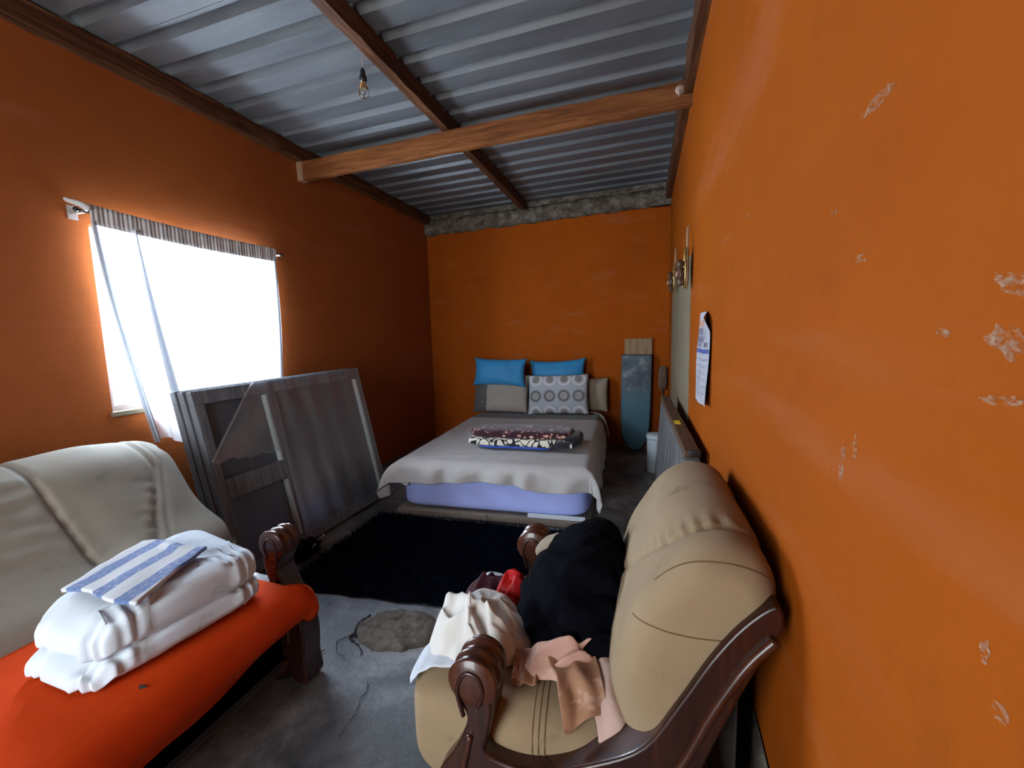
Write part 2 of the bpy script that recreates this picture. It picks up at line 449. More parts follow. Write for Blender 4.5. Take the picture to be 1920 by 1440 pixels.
# the left wall with its window opening
WY0, WY1, WZ0, WZ1 = 1.462, 2.47, 0.955, 1.885
xo = XL - 0.2
wl = tag(obj('wall_left', join(box(xo, XL, YF, WY0, -0.05, 2.68), box(xo, XL, WY1, YB + 0.2, -0.05, 2.68), box(xo, XL, WY0, WY1, -0.05, WZ0), box(xo, XL, WY0, WY1, WZ1, 2.68)), 'orange_hazed'), 'orange painted wall with the curtained window', kind='structure')
struct('wall_back', box(XL - 0.2, XR + 0.2, YB, YB + 0.2, -0.05, 2.62), 'orange_back', 'orange painted end wall behind the bed')
wr = struct('wall_right', box(XR, XR + 0.2, YF, YB + 0.2, -0.05, 2.68), 'orange', 'orange painted wall beside the armchair, scuffed')
struct('wall_front', join(box(XL - 0.2, -1.95, YF - 0.2, YF, -0.05, 2.95), box(-0.75, XR + 0.2, YF - 0.2, YF, -0.05, 2.95), box(-1.95, -0.75, YF - 0.2, YF, 2.05, 2.95)), 'orange', 'orange wall with the open doorway')
struct('ground', box(-9, 7, -8, 10, -0.30, -0.12), 'sand', 'sandy yard outside')

# rough mortar ledge on the end wall, grey plaster at the foot of the right wall, beige plaster panel
def ledge(u, v):
    x = XL + (XR - XL) * u; a = 2 * PI * v
    r = 0.05 + 0.020 * nz(x, v * 2, 0, 7) + 0.014 * nz(x, v * 5, 3, 22)
    zc = 2.625 + 0.072 * u
    return (x, YB - 0.01 + (r + 0.01) * math.cos(a) * 0.9, zc + (r + 0.040) * math.sin(a))
struct('trim_1', grid(90, 14, ledge, cv=True), 'mortar', 'rough grey mortar bedding along the top of the end wall', smooth=True)
struct('trim_2', join(box(XL, XR, YB, YB + 0.2, 2.60, 2.95)), 'mortar', 'mortar fill above the end wall')
obj('plaster_panel', box(XR - 0.006, XR + 0.01, 2.70, 4.34, 0.0, 1.73), 'plaster', wr, bevel=0.003)['label'] = 'unpainted beige plaster panel'
def foot_band(u, v):
    y = -0.3 + 2.6 * u
    top = 0.18 + 0.26 * math.exp(-((y - 0.95) / 0.35) ** 2) + 0.05 * nz(y, 0, 0, 5) + 0.02 * nz(y, 3, 0, 22)
    return (XR - 0.004 - 0.004 * (1 - v), y, -0.01 + top * v)
obj('bare_plaster_band', grid(60, 4, foot_band), 'mortar', wr, smooth=True)['label'] = 'bare grey plaster at the foot of the wall'

def scuff(y, z, ly, lz, seed, slant=0.0):
    r = random.Random(seed); n = 18; poly = []
    for k in range(n):
        a = 2 * PI * k / n; q = 0.6 + 0.45 * r.random()
        dy, dz = ly * q * math.cos(a), lz * q * math.sin(a)
        poly.append((XR - 0.0008, y + dy * math.cos(slant) - dz * math.sin(slant), z + dy * math.sin(slant) + dz * math.cos(slant)))
    return poly, [tuple(range(n))]
for k, (y, z, ly, lz, s) in enumerate([(0.628, 1.558, 0.036, 0.008, 0), (0.646, 1.383, 0.024, 0.005, 0), (1.57, 1.59, 0.09, 0.0035, 0), (1.285, 1.592, 0.03, 0.004, 0),
        (0.66, 1.12, 0.008, 0.028, 0), (0.627, 1.147, 0.006, 0.016, 0), (0.405, 1.328, 0.022, 0.008, 0.3), (0.405, 1.286, 0.024, 0.012, 0.3), (0.408, 1.242, 0.022, 0.004, -0.1),
        (0.398, 1.048, 0.006, 0.010, 0), (0.734, 1.46, 0.012, 0.003, 0), (3.3, 2.36, 0.012, 0.08, 0.4), (0.378, 1.014, 0.008, 0.008, 0), (0.48, 1.293, 0.016, 0.004, 0.2)]):
    obj('scuff', scuff(y, z, ly * 1.15, lz * 1.25, k, s), 'scuff', wr)

# roof: box-rib sheets, each a piece of its own, lapped over the next
ceil = bpy.data.objects.new('ceiling', None); C.objects.link(ceil); tag(ceil, 'roof of box-ribbed galvanised sheets seen from below', kind='structure')
def rib_profile(y):
    f = (y - 1.43) / PIT; f -= math.floor(f); p = f * PIT
    for a, b, za, zb in ((0, .020, 0, .038), (.020, .050, .038, .038), (.050, .074, .038, 0), (.074, .197, 0, 0)):
        if a <= p <= b: return za + (zb - za) * (p - a) / (b - a)
    return 0
brk = [0, .020, .050, .074]
y0s = 1.43 - PIT * 15
for s in range(9):
    ya = y0s + s * PIT * 4; ys = [ya - 0.012]
    for r in range(4): ys += [ya + r * PIT + b for b in brk]
    ys += [ya + 4 * PIT, ya + 4 * PIT + .020, ya + 4 * PIT + .048]
    if s == 8: ys = [y for y in ys if y < YB + 0.25]
    lap = 0.0015 * (s % 2)
    V = []
    for i in range(13):
        x = XL - 0.3 + (XR - XL + 0.6) * i / 12
        for y in ys: V.append((x, y, roof_z(x) + rib_profile(y + 1e-6) + lap + 0.0015 * nz(x, y, s, 2.0)))
    n = len(ys)
    F = [(i * n + j, (i + 1) * n + j, (i + 1) * n + j + 1, i * n + j + 1) for i in range(12) for j in range(n - 1)]
    obj('roof_sheet', (V, F), 'zinc', ceil, solid=0.0012, off=1)

def timber(x0, y0, z0, x1, y1, z1, wid, hei, wob=0.004, n=24, seed=0):
    """sawn timber from one end (bottom centre) to the other, edges uneven"""
    d = np.array([x1 - x0, y1 - y0, z1 - z0]); t = d / np.linalg.norm(d); s = np.cross(t, (0, 0, 1.0)); s /= np.linalg.norm(s); up = np.cross(s, t)
    V = []
    for i in range(n + 1):
        p = np.array([x0, y0, z0]) + d * i / n
        for k, (a, b) in enumerate(((-1, 0), (1, 0), (1, 1), (-1, 1))):
            q = p + s * a * wid / 2 + up * b * hei
            q = q + np.array([nz(*q, 7, seed + k), nz(*q, 7, seed + 9 + k), nz(*q, 7, seed + 20 + k)]) * wob
            V.append(tuple(q))
    F = [(i * 4 + k, i * 4 + (k + 1) % 4, i * 4 + 4 + (k + 1) % 4, i * 4 + 4 + k) for i in range(n) for k in range(4)] + [(3, 2, 1, 0), tuple(n * 4 + k for k in range(4))]
    return V, F
struct('trim_3', timber(XL + 0.025, YF, 2.672, XL + 0.025, YB + 0.05, 2.672, 0.085, 0.10, 0.012, 70, 3), 'beam_y', 'dark rough wall plate timber along the left wall', bevel=0.006)
struct('trim_4', timber(XR - 0.005, YF, 2.66, XR - 0.005, YB + 0.05, 2.66, 0.09, 0.165, 0.012, 70, 5), 'beam_y', 'dark timber along the top of the right wall', bevel=0.006)
struct('trim_5', timber(-1.31, YF, 2.705, -1.325, YB - 0.03, 2.705, 0.062, 0.10, 0.005, 60, 8), 'beam_y', 'brown roof purlin running down the middle of the ceiling', bevel=0.004)
bm_ = struct('trim_6', timber(-2.60, 2.89, 2.535, 0.262, 2.87, 2.605, 0.055, 0.135, 0.005, 50, 12), 'beam_x', 'reddish brown cross beam under the purlin', bevel=0.004)
obj('nail_plug', sphere((0.185, 2.832, 2.685), (0.028, 0.018, 0.026), 14, 8), 'nail', bm_, smooth=True)['label'] = 'pale plaster blob at the beam end'
obj('nail', tube([(0.183, 2.822, 2.678), (0.180, 2.80, 2.655), (0.178, 2.798, 2.635)], 0.004, 6), 'nail', bm_)
obj('painted_end', timber(-2.60, 2.89, 2.531, -2.535, 2.889, 2.533, 0.062, 0.142, 0.004, 4, 2), 'pinkish_wood', bm_, bevel=0.004)['label'] = 'pale flaking end of the beam'

# window
win = bpy.data.objects.new('window_1', None); C.objects.link(win); win.location = (XL - 0.06, (WY0 + WY1) / 2, WZ0); tag(win, 'steel window with horizontal glazing bars behind the curtain', kind='structure')
wx = XL - 0.06
obj('frame', join(box(wx - .02, wx + .02, WY0, WY0 + .032, WZ0, WZ1), box(wx - .02, wx + .02, WY1 - .032, WY1, WZ0, WZ1), box(wx - .02, wx + .02, WY0 + .032, WY1 - .032, WZ0, WZ0 + .032), box(wx - .02, wx + .02, WY0 + .032, WY1 - .032, WZ1 - .032, WZ1)), 'steel_paint', win)
ymid = (WY0 + WY1) / 2
obj('mullion', box(wx - .018, wx + .018, ymid - .016, ymid + .016, WZ0 + .032, WZ1 - .032), 'steel_paint', win)
zb = [WZ0 + .032, 1.064, 1.256, 1.567, WZ1 - .032]
for z in zb[1:-1]: obj('glazing_bar', box(wx - .012, wx + .014, WY0 + .03, WY1 - .03, z - .017, z + .017), 'steel_paint', win)
for a, b in zip(zb[:-1], zb[1:]):
    for p, q in ((WY0 + .032, ymid - .016), (ymid + .016, WY1 - .032)):
        obj('pane', box(wx - .003, wx + .001, p, q, a + .017, b - .017), 'glass', win)
obj('sill', box(XL - 0.055, XL + 0.012, WY0 - 0.01, WY1 + 0.01, WZ0 - 0.022, WZ0 + 0.004), 'plaster', win, bevel=0.004)

# ------------------------------------------------------------------ soft furniture
def loft(prof_fn, y0, y1, r0, r1, ny=60, npf=64, groove=None):
    """closed x-z profile carried along y with rounded ends; returns mesh and an evaluator"""
    def ring(y):
        P = np.array(spline(prof_fn(y), npf, True))
        T = np.roll(P, -1, 0) - np.roll(P, 1, 0); T /= np.linalg.norm(T, axis=1)[:, None]
        N = np.stack([T[:, 1], -T[:, 0]], 1)
        if ((P - P.mean(0)) * N).sum() < 0: N = -N
        d = 0.0
        for e, r in ((y - y0, r0), (y1 - y, r1)):
            if e < r: d += r * (1 - math.sqrt(max(0, 1 - (1 - e / r) ** 2)))
        D2 = np.linalg.norm(P[:, None] - P[None], axis=2); ix = np.arange(npf); sep = np.abs(ix[:, None] - ix[None]); sep = np.minimum(sep, npf - sep)
        D2[sep < npf // 6] = 9; half = D2.min(1) / 2
        for _ in range(6): half = (np.roll(half, 1) + half + np.roll(half, -1)) / 3
        Q = P - N * (d * np.minimum(1, half * .85 / max(r0, r1)))[:, None]
        if groove is not None:
            g = np.array([groove(p[0], y, p[1]) for p in Q])
            Q = Q - N * g[:, None]
        return Q
    s = np.linspace(0, 1, ny)
    ys = y0 + (y1 - y0) * s
    k = max(4, ny // 8)
    ys = np.concatenate([y0 + r0 * (1 - np.cos(np.linspace(0.05, 1, k) * PI / 2)), np.linspace(y0 + r0, y1 - r1, ny)[1:-1], y1 - r1 * (1 - np.cos(np.linspace(1, 0.05, k) * PI / 2))])
    V = []; rings = []
    for y in ys:
        Q = ring(y); rings.append(Q)
        V += [(q[0], y, q[1]) for q in Q]
    n = npf; F = []
    for i in range(len(ys) - 1):
        for j in range(n):
            F.append((i * n + j, i * n + (j + 1) % n, (i + 1) * n + (j + 1) % n, (i + 1) * n + j))
    for i, y in ((0, y0), (len(ys) - 1, y1)):
        c = rings[i].mean(0); V.append((c[0], y, c[1])); ci = len(V) - 1
        for j in range(n): F.append((ci, i * n + j, i * n + (j + 1) % n))
    ev = lambda y, t: (lambda q: (q[0], y, q[1]))(ring(y)[int(t * npf) % npf])
    return (V, F), ev

def gauss(d, w): return math.exp(-(d / w) ** 2)

def scroll_arm(t, y0, y1, fx, name='arm'):
    """carved show-wood arm: banded scroll in front, low rail, sweep up to the back. fx maps the drawing's x to the world's."""
    A = [(-.395, .555), (-.389, .501), (-.368, .454), (-.400, .375), (-.448, .295), (-.468, .20), (-.462, .10), (-.468, .015), (-.40, .012), (-.385, .09), (-.32, .125), (-.1, .125), (.03, .12), (.055, .015), (.125, .015), (.108, .18), (.098, .33), (.108, .45), (.126, .516), (.176, .65), (.215, .74), (.236, .79), (.222, .826), (.172, .780), (.121, .703), (.067, .600), (0, .488), (-.106, .418), (-.2, .376), (-.27, .368), (-.325, .385), (-.318, .43), (-.309, .482), (-.311, .533), (-.32, .57), (-.36, .59)]
    poly = [(fx(p[0]), p[1]) for p in spline(A, 150, True)]
    w = y1 - y0
    a = obj(name, prism(poly, y0, y1), 'mahogany', t, bevel=0.009, bseg=3)
    c = (fx(-.352), .545)
    pr = []
    for k in range(41):
        f = k / 40; yy = y0 - 0.006 + (w + 0.02) * f
        r = 0.053 + 0.0045 * math.sin(f * 2 * PI * 3.2) - (0.016 * max(0, 1 - f / 0.07)) ** 1 - 0.02 * max(0, 1 - (1 - f) / 0.10)
        pr.append((r, yy))
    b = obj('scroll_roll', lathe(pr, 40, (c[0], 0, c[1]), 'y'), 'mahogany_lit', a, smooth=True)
    loop = spline([(fx(x), y0 - 0.006, z) for x, z in ((-.372, .47), (-.385, .53), (-.365, .572), (-.335, .568), (-.325, .535), (-.338, .50))], 26)
    obj('carved_loop', tube(loop, 0.005, 8), 'mahogany', a, smooth=True)
    ridge = spline([(fx(x), y0 - 0.002, z) for x, z in ((-.36, .42), (-.38, .33), (-.40, .24), (-.40, .17))], 24)
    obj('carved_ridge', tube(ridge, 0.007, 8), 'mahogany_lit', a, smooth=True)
    ridge = spline([(fx(x), y0 - 0.003, z) for x, z in ((.222, .765), (.178, .705), (.125, .60), (.075, .48), (.02, .39), (-.06, .335), (-.18, .30), (-.33, .29))], 50)
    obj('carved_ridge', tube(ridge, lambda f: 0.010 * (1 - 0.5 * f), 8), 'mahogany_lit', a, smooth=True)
    return a

# --- armchair against the right wall
ac = thing('armchair', 'tan suede armchair with carved mahogany arms against the right wall', 'armchair', (-0.15, 1.12, 0))
ident = lambda x: x
scroll_arm(ac, 0.785, 0.875, ident)
scroll_arm(ac, 1.405, 1.495, lambda x: x - .022 if x < -.25 else x)
def ac_prof(y):
    e = ((y - 1.12) / 0.31)
    k = -0.012 * e * e; n_ = max(0, (1.02 - y) / .2) ** 2
    return [(.0 + .06 * n_, .34), (-.070 + .085 * n_, .43), (-.074 + .05 * n_, .52), (-.058 + .015 * n_, .62), (-.024, .72), (.018, .80), (.052, .855 + k), (.10, .893 + k), (.16, .905 + k), (.212, .888 + k), (.240, .835 + k), (.228, .755), (.200, .655), (.155, .55), (.108, .44), (.06, .36)]
s1 = lambda z: 0.925 + max(0, 0.86 - z) * 1.05
def ac_groove(x, y, z):
    g = 0.009 * gauss(y - s1(z), 0.010) if z > 0.5 else 0
    # gathers running off the seam
    d = s1(z) - y
    if -0.11 < d < 0.0 and x < 0.2: g += 0.0035 * math.sin((x * 2 + z * 2) * 75) * gauss(d + 0.02, 0.035)
    return g + 0.004 * nz(x, y, z, 9)
bk, bev = loft(ac_prof, 0.80, 1.46, 0.075, 0.075, 110, 110, ac_groove)
backp = obj('backrest', bk, 'tan', ac, smooth=True)
ts = [i / 110 for i in range(110)]
def seam_path(yf, t0, t1, n=60):
    out = []
    for i in range(n):
        tt = t0 + (t1 - t0) * i / (n - 1)
        y = 0.93
        for _ in range(4): p = bev(y, tt); y = yf(p[2])
        out.append(bev(y, tt))
    return out
P = np.array([bev(1.1, t_) for t_ in ts]); it = lambda x, z: int(np.argmin((P[:, 0] - x) ** 2 + (P[:, 2] - z) ** 2)) / 110
obj('seam', tube(seam_path(s1, it(-.065, .55), it(.238, .84)), 0.0015, 6), 'thread', backp, smooth=True)
from mathutils.bvhtree import BVHTree
tree = BVHTree.FromPolygons([Vector(v) for v in bk[0]], bk[1])
pp = []
for x_, z_0, _ in spline([(-.070, .700, 0), (-.04, .722, 0), (.02, .735, 0), (.09, .732, 0), (.14, .735, 0)], 40):
    hit = tree.ray_cast(Vector((x_, .5, z_0)), Vector((0, 1, 0)))
    if hit[0] is not None and hit[0].y < 1.0: pp.append(tuple(hit[0]))
p2 = []
for q in spline([(.226, .830, 0), (.17, .846, 0), (.10, .849, 0), (.06, .836, 0), (.025, .808, 0)], 40):
    hit = tree.ray_cast(Vector((q[0], .85 - .375, q[1] + .33)), Vector((0, .75, -.66)))
    if hit[0] is not None and hit[0].y < 1.0: p2.append(tuple(hit[0]))
if len(p2) > 3: obj('seam', tube(p2, 0.0015, 6), 'thread', backp, smooth=True)
if len(pp) > 3: obj('seam', tube(pp, 0.0015, 6), 'thread', backp, smooth=True)
SX0, SX1, SY0, SY1, SZ0, SZ1, SE = -.585, .02, .822, 1.43, .18, .462, .42
def seat_top(x, y, lift=0.0):
    hx, hy, hz = (SX1 - SX0) / 2, (SY1 - SY0) / 2, (SZ1 - SZ0) / 2
    q = abs((x - (SX0 + SX1) / 2) / hx) ** (2 / SE) + abs((y - (SY0 + SY1) / 2) / hy) ** (2 / SE)
    return (SZ0 + SZ1) / 2 + hz * max(0.0, 1 - q) ** (SE / 2) + lift
seatp = obj('seat_cushion', cushion(SX0, SX1, SY0, SY1, SZ0, SZ1, SE, 72, 44, f=lambda p: [p[0] + 0.004 * nz(*p, 9), p[1] + 0.004 * nz(*p, 9, 5), p[2] + 0.005 * nz(*p, 7, 9)]), 'tan', ac, smooth=True)
for k in range(3):
    path = [(-0.245 + 0.014 * k + 0.09 * (1.0 - y), y, seat_top(-0.245 + 0.014 * k + 0.09 * (1.0 - y), y) + 0.001) for y in np.linspace(0.8235, 1.40, 70)]
    path = [(path[0][0], 0.821, 0.33)] + path
    obj('seam', tube(path, 0.0017, 6), 'thread', seatp, smooth=True)
obj('front_apron', box(-.415, -.385, .875, 1.405, .09, .27), 'mahogany', ac, bevel=0.008)
obj('back_board', box(.05, .19, .878, 1.402, .10, .60), 'dark_lining', ac, bevel=.01)
obj('seat_deck', box(-.38, .05, .878, 1.402, .10, .185), 'dark_lining', ac)

# --- sofa along the left wall
so = thing('sofa', 'beige sofa with carved mahogany scroll arm below the window', 'sofa', (-1.8, 0.5, 0))
sfx = lambda x: -1.262 - (x + .404) * (1.0 if x < -.3 else 1.0) - max(0, x + .3) * 0.62
scroll_arm(so, 1.172, 1.262, sfx)
scroll_arm(so, -0.70, -0.61, sfx)
def so_prof(y):
    q = max(0.0, (y - 1.02) / 0.45); q = q * q
    return [(-1.80 - .05 * q, .32), (-1.715 - .10 * q, .40), (-1.735 - .14 * q, .48), (-1.86 - .16 * q, .575), (-1.985 - .13 * q, .695), (-2.09 - .10 * q, .80 - .03 * q), (-2.18 - .07 * q, .852 - .05 * q), (-2.28, .868 - .05 * q), (-2.37, .845 - .04 * q), (-2.435, .78), (-2.445, .62), (-2.40, .45), (-2.32, .32)]
r1 = lambda z: 1.30 - max(0, 0.75 - z) * 0.85
def so_groove(x, y, z):
    g = 0.012 * gauss(y - 0.92, 0.013) + 0.010 * gauss(y - 0.10, 0.013)
    if x > -2.34:
        g += 0.010 * gauss(y - r1(z), 0.012) + 0.006 * gauss(y - r1(z) - 0.045, 0.009)
        d = r1(z) - y
        if 0 < d < 0.16 and z < 0.72: g += 0.006 * math.sin(z * 170 + y * 26) * gauss(d - 0.02, 0.06)
        d = y - 0.92
        if 0 < d < 0.12 and z < 0.7: g += 0.005 * math.sin(z * 150 - y * 20) * gauss(d - 0.02, 0.05)
        if y < 0.90 and z > 0.6: g += 0.004 * math.sin(z * 110 + 3 * nz(x, y, z, 5))
    return g + 0.006 * nz(x, y, z, 6) - 0.012 * (1 - gauss(y - 0.92, 0.12)) * (1 if x > -2.34 else 0)
sbk, sev = loft(so_prof, -0.76, 1.455, 0.10, 0.13, 190, 100, so_groove)
obj('backrest', sbk, 'beige', so, smooth=True)
obj('seat_cushion', cushion(-1.80, -1.24, -.60, 1.15, .20, .418, .25, 60, 30), 'beige', so, smooth=True)
obj('base', box(-2.32, -1.30, -.615, 1.172, .06, .30), 'dark_lining', so, bevel=0.01)
obj('front_rail', box(-1.345, -1.300, -.615, 1.172, .085, .20), 'mahogany', so, bevel=0.01)
for yy in (-.64, 1.217):
    obj('foot', lathe([(.045, .0), (.055, .02), (.06, .06), (.045, .09)], 20, (-1.345, yy, 0)), 'mahogany', so, smooth=True)

# orange-red cloth over the seat
def cover(u, v):
    fr_ = min(1, max(0, (u - .34) / .12)); y = -0.63 + (1.79 + .045 * fr_) * v
    # path across: from under the back, over the front edge, down to the hem
    hem = 0.225 + 0.02 * nz(0, y, 0, 4) + 0.07 * gauss(y - 1.17, 0.16)
    fx_ = -1.150 + 0.015 * math.sin(y * 3.1) + 0.006 * gauss(y - 1.17, 0.1)
    path = [(-1.86, .436), (-1.6, .440), (fx_ - .13, .437), (fx_ - .045, .425), (fx_ - .008, .39), (fx_ + .002, .34), (fx_ - .035, .29), (fx_ - .08, hem)]
    s = u * (len(path) - 1); i = min(int(s), len(path) - 2); f = s - i
    g = lambda k: np.array(path[max(0, min(len(path) - 1, k))])
    p = 0.5 * (2 * g(i) + (g(i + 1) - g(i - 1)) * f + (2 * g(i - 1) - 5 * g(i) + 4 * g(i + 1) - g(i + 2)) * f * f + (3 * g(i) - g(i - 1) - 3 * g(i + 1) + g(i + 2)) * f ** 3)
    wr = 0.006 * nz(p[0], y, p[1], 5) + 0.012 * nz(p[0], y * 0.7, p[1], 2.2, 4) * u
    drop = max(0, (y - 1.10 - .05 * fr_) / 0.06) ** 2
    return (p[0] + wr, y - 0.012 * nz(p[0], y, 1, 6) * v, p[1] + 0.6 * wr - 0.045 * min(drop, 1.2))
sofa_cover = tag(obj('sofa_cover', grid(70, 120, cover), 'orange_cloth', origin=(-1.5, .3, .43), smooth=True, solid=0.004, off=1), 'bright orange-red cloth spread over the sofa seat', 'cloth')

tc = BVHTree.FromPolygons([v.co for v in sofa_cover.data.vertices], [tuple(p.vertices) for p in sofa_cover.data.polygons])
hit = tc.ray_cast(Vector((-1.205 + 1.5, .665 - .3, .3)), Vector((0, 0, -1)))[0]
if hit is not None:
    o = obj('burn_hole', ([(hit.x + .010 * math.cos(a) * (1 + .4 * math.sin(3 * a)), hit.y + .006 * math.sin(a), hit.z + .006) for a in np.linspace(0, 2 * PI, 14, endpoint=False)], [tuple(range(14))]), 'dark_lining', None, solid=.001)
    o.parent = sofa_cover; o['label'] = 'small dark burn hole in the orange cloth'

# ------------------------------------------------------------------ folded duvet and striped towel on the sofa
DQ = [np.array(p) for p in ((-1.55, .625), (-1.665, 1.155), (-1.205, 1.045), (-1.265, .625))]   # back-near, back-far, front-far, front-near
def dquad(a, b): return (1 - a) * ((1 - b) * DQ[0] + b * DQ[1]) + a * ((1 - b) * DQ[3] + b * DQ[2])
DZ0 = 0.447
def dlayer(z0, z1, grow, seed, left):
    def f(u, v):
        th = 2 * PI * u; ph = PI * (v * .98 + .01) - PI / 2
        sg = lambda q, p: math.copysign(abs(q) ** p, q)
        cp = sg(math.cos(ph), .35); a = .5 + .5 * cp * sg(math.cos(th), .28); b = .5 + .5 * cp * sg(math.sin(th), .28)
        p = dquad(a, b)
        z = (z0 + z1) / 2 + (z1 - z0) / 2 * sg(math.sin(ph), .6)
        x, y = p[0], p[1]
        edge = max(0, a - .55) / .45
        # short pulled wrinkles across the front fold, gentle puckers on top
        pk = 0.0095 * edge * math.sin(b * 95 + 3 * nz(x, y, 0, 9)) * (0.5 + nz(b * 8, a * 2, seed, 1)) + 0.009 * (.5 - abs(nz(x, y, z, 9, seed))) + .006 * nz(x, y, z, 22, seed) * (.4 + edge)
        dome = 0.012 * math.sin(PI * min(1, max(0, b))) if z > (z0 + z1) / 2 else 0
        lb = max(0, .12 - b) / .12
        y -= (left + 0.006 * math.sin(a * 34 + seed) + 0.016 * nz(a * 6, seed, 0, 1) + .006 * math.sin(a * 70 + 2 * seed)) * lb
        return (x + grow * (a - .5) + pk * .7, y + grow * (b - .5), z + pk * (1 if z > z0 + .01 else 0) + dome - 0.02 * lb * (1 if z > z0 + .02 else 0))
    V, F = grid(130, 40, f, cu=True)
    F.append(tuple(i * 40 for i in range(130))); F.append(tuple(i * 40 + 39 for i in range(129, -1, -1)))
    return V, F
dv = thing('folded_duvet', 'thick white quilted duvet folded on the orange sofa seat', 'duvet', (-1.44, .87, DZ0))
obj('lower_fold', dlayer(DZ0, .522, 0.006, 3, 0.026), 'duvet', dv, smooth=True)
obj('upper_fold', dlayer(.505, .612, 0.0, 8, 0.004), 'duvet', dv, smooth=True)
def dtop(a, b): # approximate top height of the duvet
    return .612 + 0.012 * math.sin(PI * b) - 0.012 * max(0, a - .75) * 4 * max(0, a - .75)
zig = [(.93, .06), (.72, .10), (.80, .22), (.98, .26), (.70, .40), (.74, .52), (.95, .55), (.62, .70), (.66, .82), (.93, .86), (.6, .95)]
pts = []
for (a0, b0), (a1, b1) in zip(zig[:-1], zig[1:]):
    for k in range(8):
        a = a0 + (a1 - a0) * k / 8; b = b0 + (b1 - b0) * k / 8; p = dquad(a, b)
        pts.append((p[0], p[1], dtop(a, b) - 0.010 * max(0, a - .8) / .2))
obj('quilting_seam', tube(pts, 0.0028, 6), 'duvet_seam', dv, smooth=True)

# towel: blue and white stripes run along its length
t = base('blue_white_striped_towelling', 0.95, sheen=0.2, spec=0.2); v = t.coord()
sx = t.add('ShaderNodeSeparateXYZ'); t.link(v, sx.inputs[0])
fr = t.math('FRACT', t.math('ADD', t.math('MULTIPLY', sx.outputs[0], 11.0), 0.58))
col = t.mix(t.ramp(fr, [(0.0, 0), (0.50, 0), (0.53, 1), (0.97, 1), (1.0, 0)]), (0.60, 0.64, 0.68), (0.095, 0.165, 0.37))
col = t.mix(t.ramp(t.noise(v, 90, 3), [(0.5, 0), (0.72, 0.55)]), col, (0.50, 0.56, 0.64))
t.link(col, t.bsdf.inputs['Base Color']); t.bump(t.noise(v, 500, 2), 0.6, 0.003); M['towel'] = t.m
def towel(u, v):
    # lies on the duvet; local x across the stripes, local y along them
    x = -0.135 + 0.27 * u; y = -0.14 + 0.27 * v + 0.02 * nz(u * 2, 0, 0, 1)
    ca, sa = math.cos(0.32), math.sin(0.32)
    X_, Y_ = -1.425 + x * ca - y * sa, .825 + x * sa * 0.25 + y * ca
    # height over the duvet from its bilinear coordinates
    b = (Y_ - .59) / .55; a = (X_ + 1.62) / .38
    z = .628 + 0.012 * math.sin(PI * min(1, max(0, b))) - 0.05 * max(0, a - .72) ** 2 * 4
    z += 0.005 * nz(X_, Y_, 0, 14) + 0.010 * gauss(v - .93, .06) * gauss(u - .6, .22)
    return (X_, Y_, z)
tw = obj('striped_towel', grid(44, 40, towel), 'towel', origin=(-1.425, .825, .60), smooth=True, solid=0.010, off=1)
tw.rotation_euler = (0, 0, 0)
inv = Matrix.Rotation(0.20, 4, 'Z')
for vv in tw.data.vertices: vv.co = inv.inverted() @ vv.co
tw.rotation_euler = (0, 0, 0.20)
tag(tw, 'small folded towel with blue and white stripes on the duvet', 'towel')

# ------------------------------------------------------------------ window dressing
rod = thing('curtain_rod', 'thin dark curtain rod on brackets above the window', 'curtain rod', (XL + .07, 2.0, 1.925))
obj('rod', tube([(XL + .072, 1.385, 1.928), (XL + .072, 2.56, 1.918)], 0.007, 10), 'black_metal', rod, smooth=True)
for y, z in ((1.405, 1.928), (2.545, 1.918)):
    b = obj('bracket', join(box(XL + .0, XL + .006, y - .02, y + .02, z - .035, z + .03), box(XL + .004, XL + .08, y - .008, y + .008, z - .012, z + .0)), 'steel_paint', rod, bevel=0.002)
    obj('finial', sphere((XL + .072, y + (-.022 if y < 2 else .022), z), .012, 12, 8), 'black_metal', b, smooth=True)
cu = thing('curtain', 'sheer white voile curtain hanging crooked over the bright window', 'curtain', (XL + .08, 1.95, 1.0))
def drape(u, v):
    # u along the rod from near to far, v down
    y0 = 1.432 + 1.065 * u
    sw = v ** 1.3
    left = 0.175 * sw * (1 - u) ** 2.2
    y = y0 + left - 0.012 * v * u
    if u > .93: y += -0.02 * math.sin(v * PI) * (u - .93) / .07 * -1
    ph = u * 2 * PI * 13 + 1.2 * math.sin(u * 9)
    amp = (0.012 + 0.012 * v) * (0.55 + 0.45 * math.sin(u * 17 + 1))
    bot = 0.795 - 0.075 * gauss(u - .16, .07) - 0.03 * gauss(u - .02, .04) + (0.03 if u > .25 else 0.03 * u / .25)
    z = 1.885 + (bot - 1.885) * v - 0.010 * u * (1 - v)
    x = XL + 0.082 + amp * math.sin(ph) * (0.4 + 0.6 * v) + 0.055 * gauss(u - .15, .05) * v - 0.04 * v * (1 - gauss(u - .15, .1))
    return (max(x, XL + 0.008), y + 0.008 * math.cos(ph) * v, z)
obj('drop', grid(220, 40, drape), 'voile', cu, smooth=True)
def tape(u, v):
    y = 1.428 + 1.075 * u; ph = u * 2 * PI * 52
    sag = -0.012 * math.sin(u * PI)
    return (XL + .085 + 0.0018 * math.sin(ph) + 0.002 * math.sin(ph * .27), y, 1.962 - 0.012 * u - 0.092 * v + sag)
obj('heading', grid(420, 5, tape), 'curtain_tape', cu, smooth=True, solid=0.002)
obj('tied_end', tube(spline([(XL + .085, 1.425, 1.94), (XL + .075, 1.40, 1.955), (XL + .02, 1.385, 1.975), (XL + .008, 1.38, 1.985)], 14), lambda f: .018 - .012 * f, 8), 'curtain_tape', cu, smooth=True)
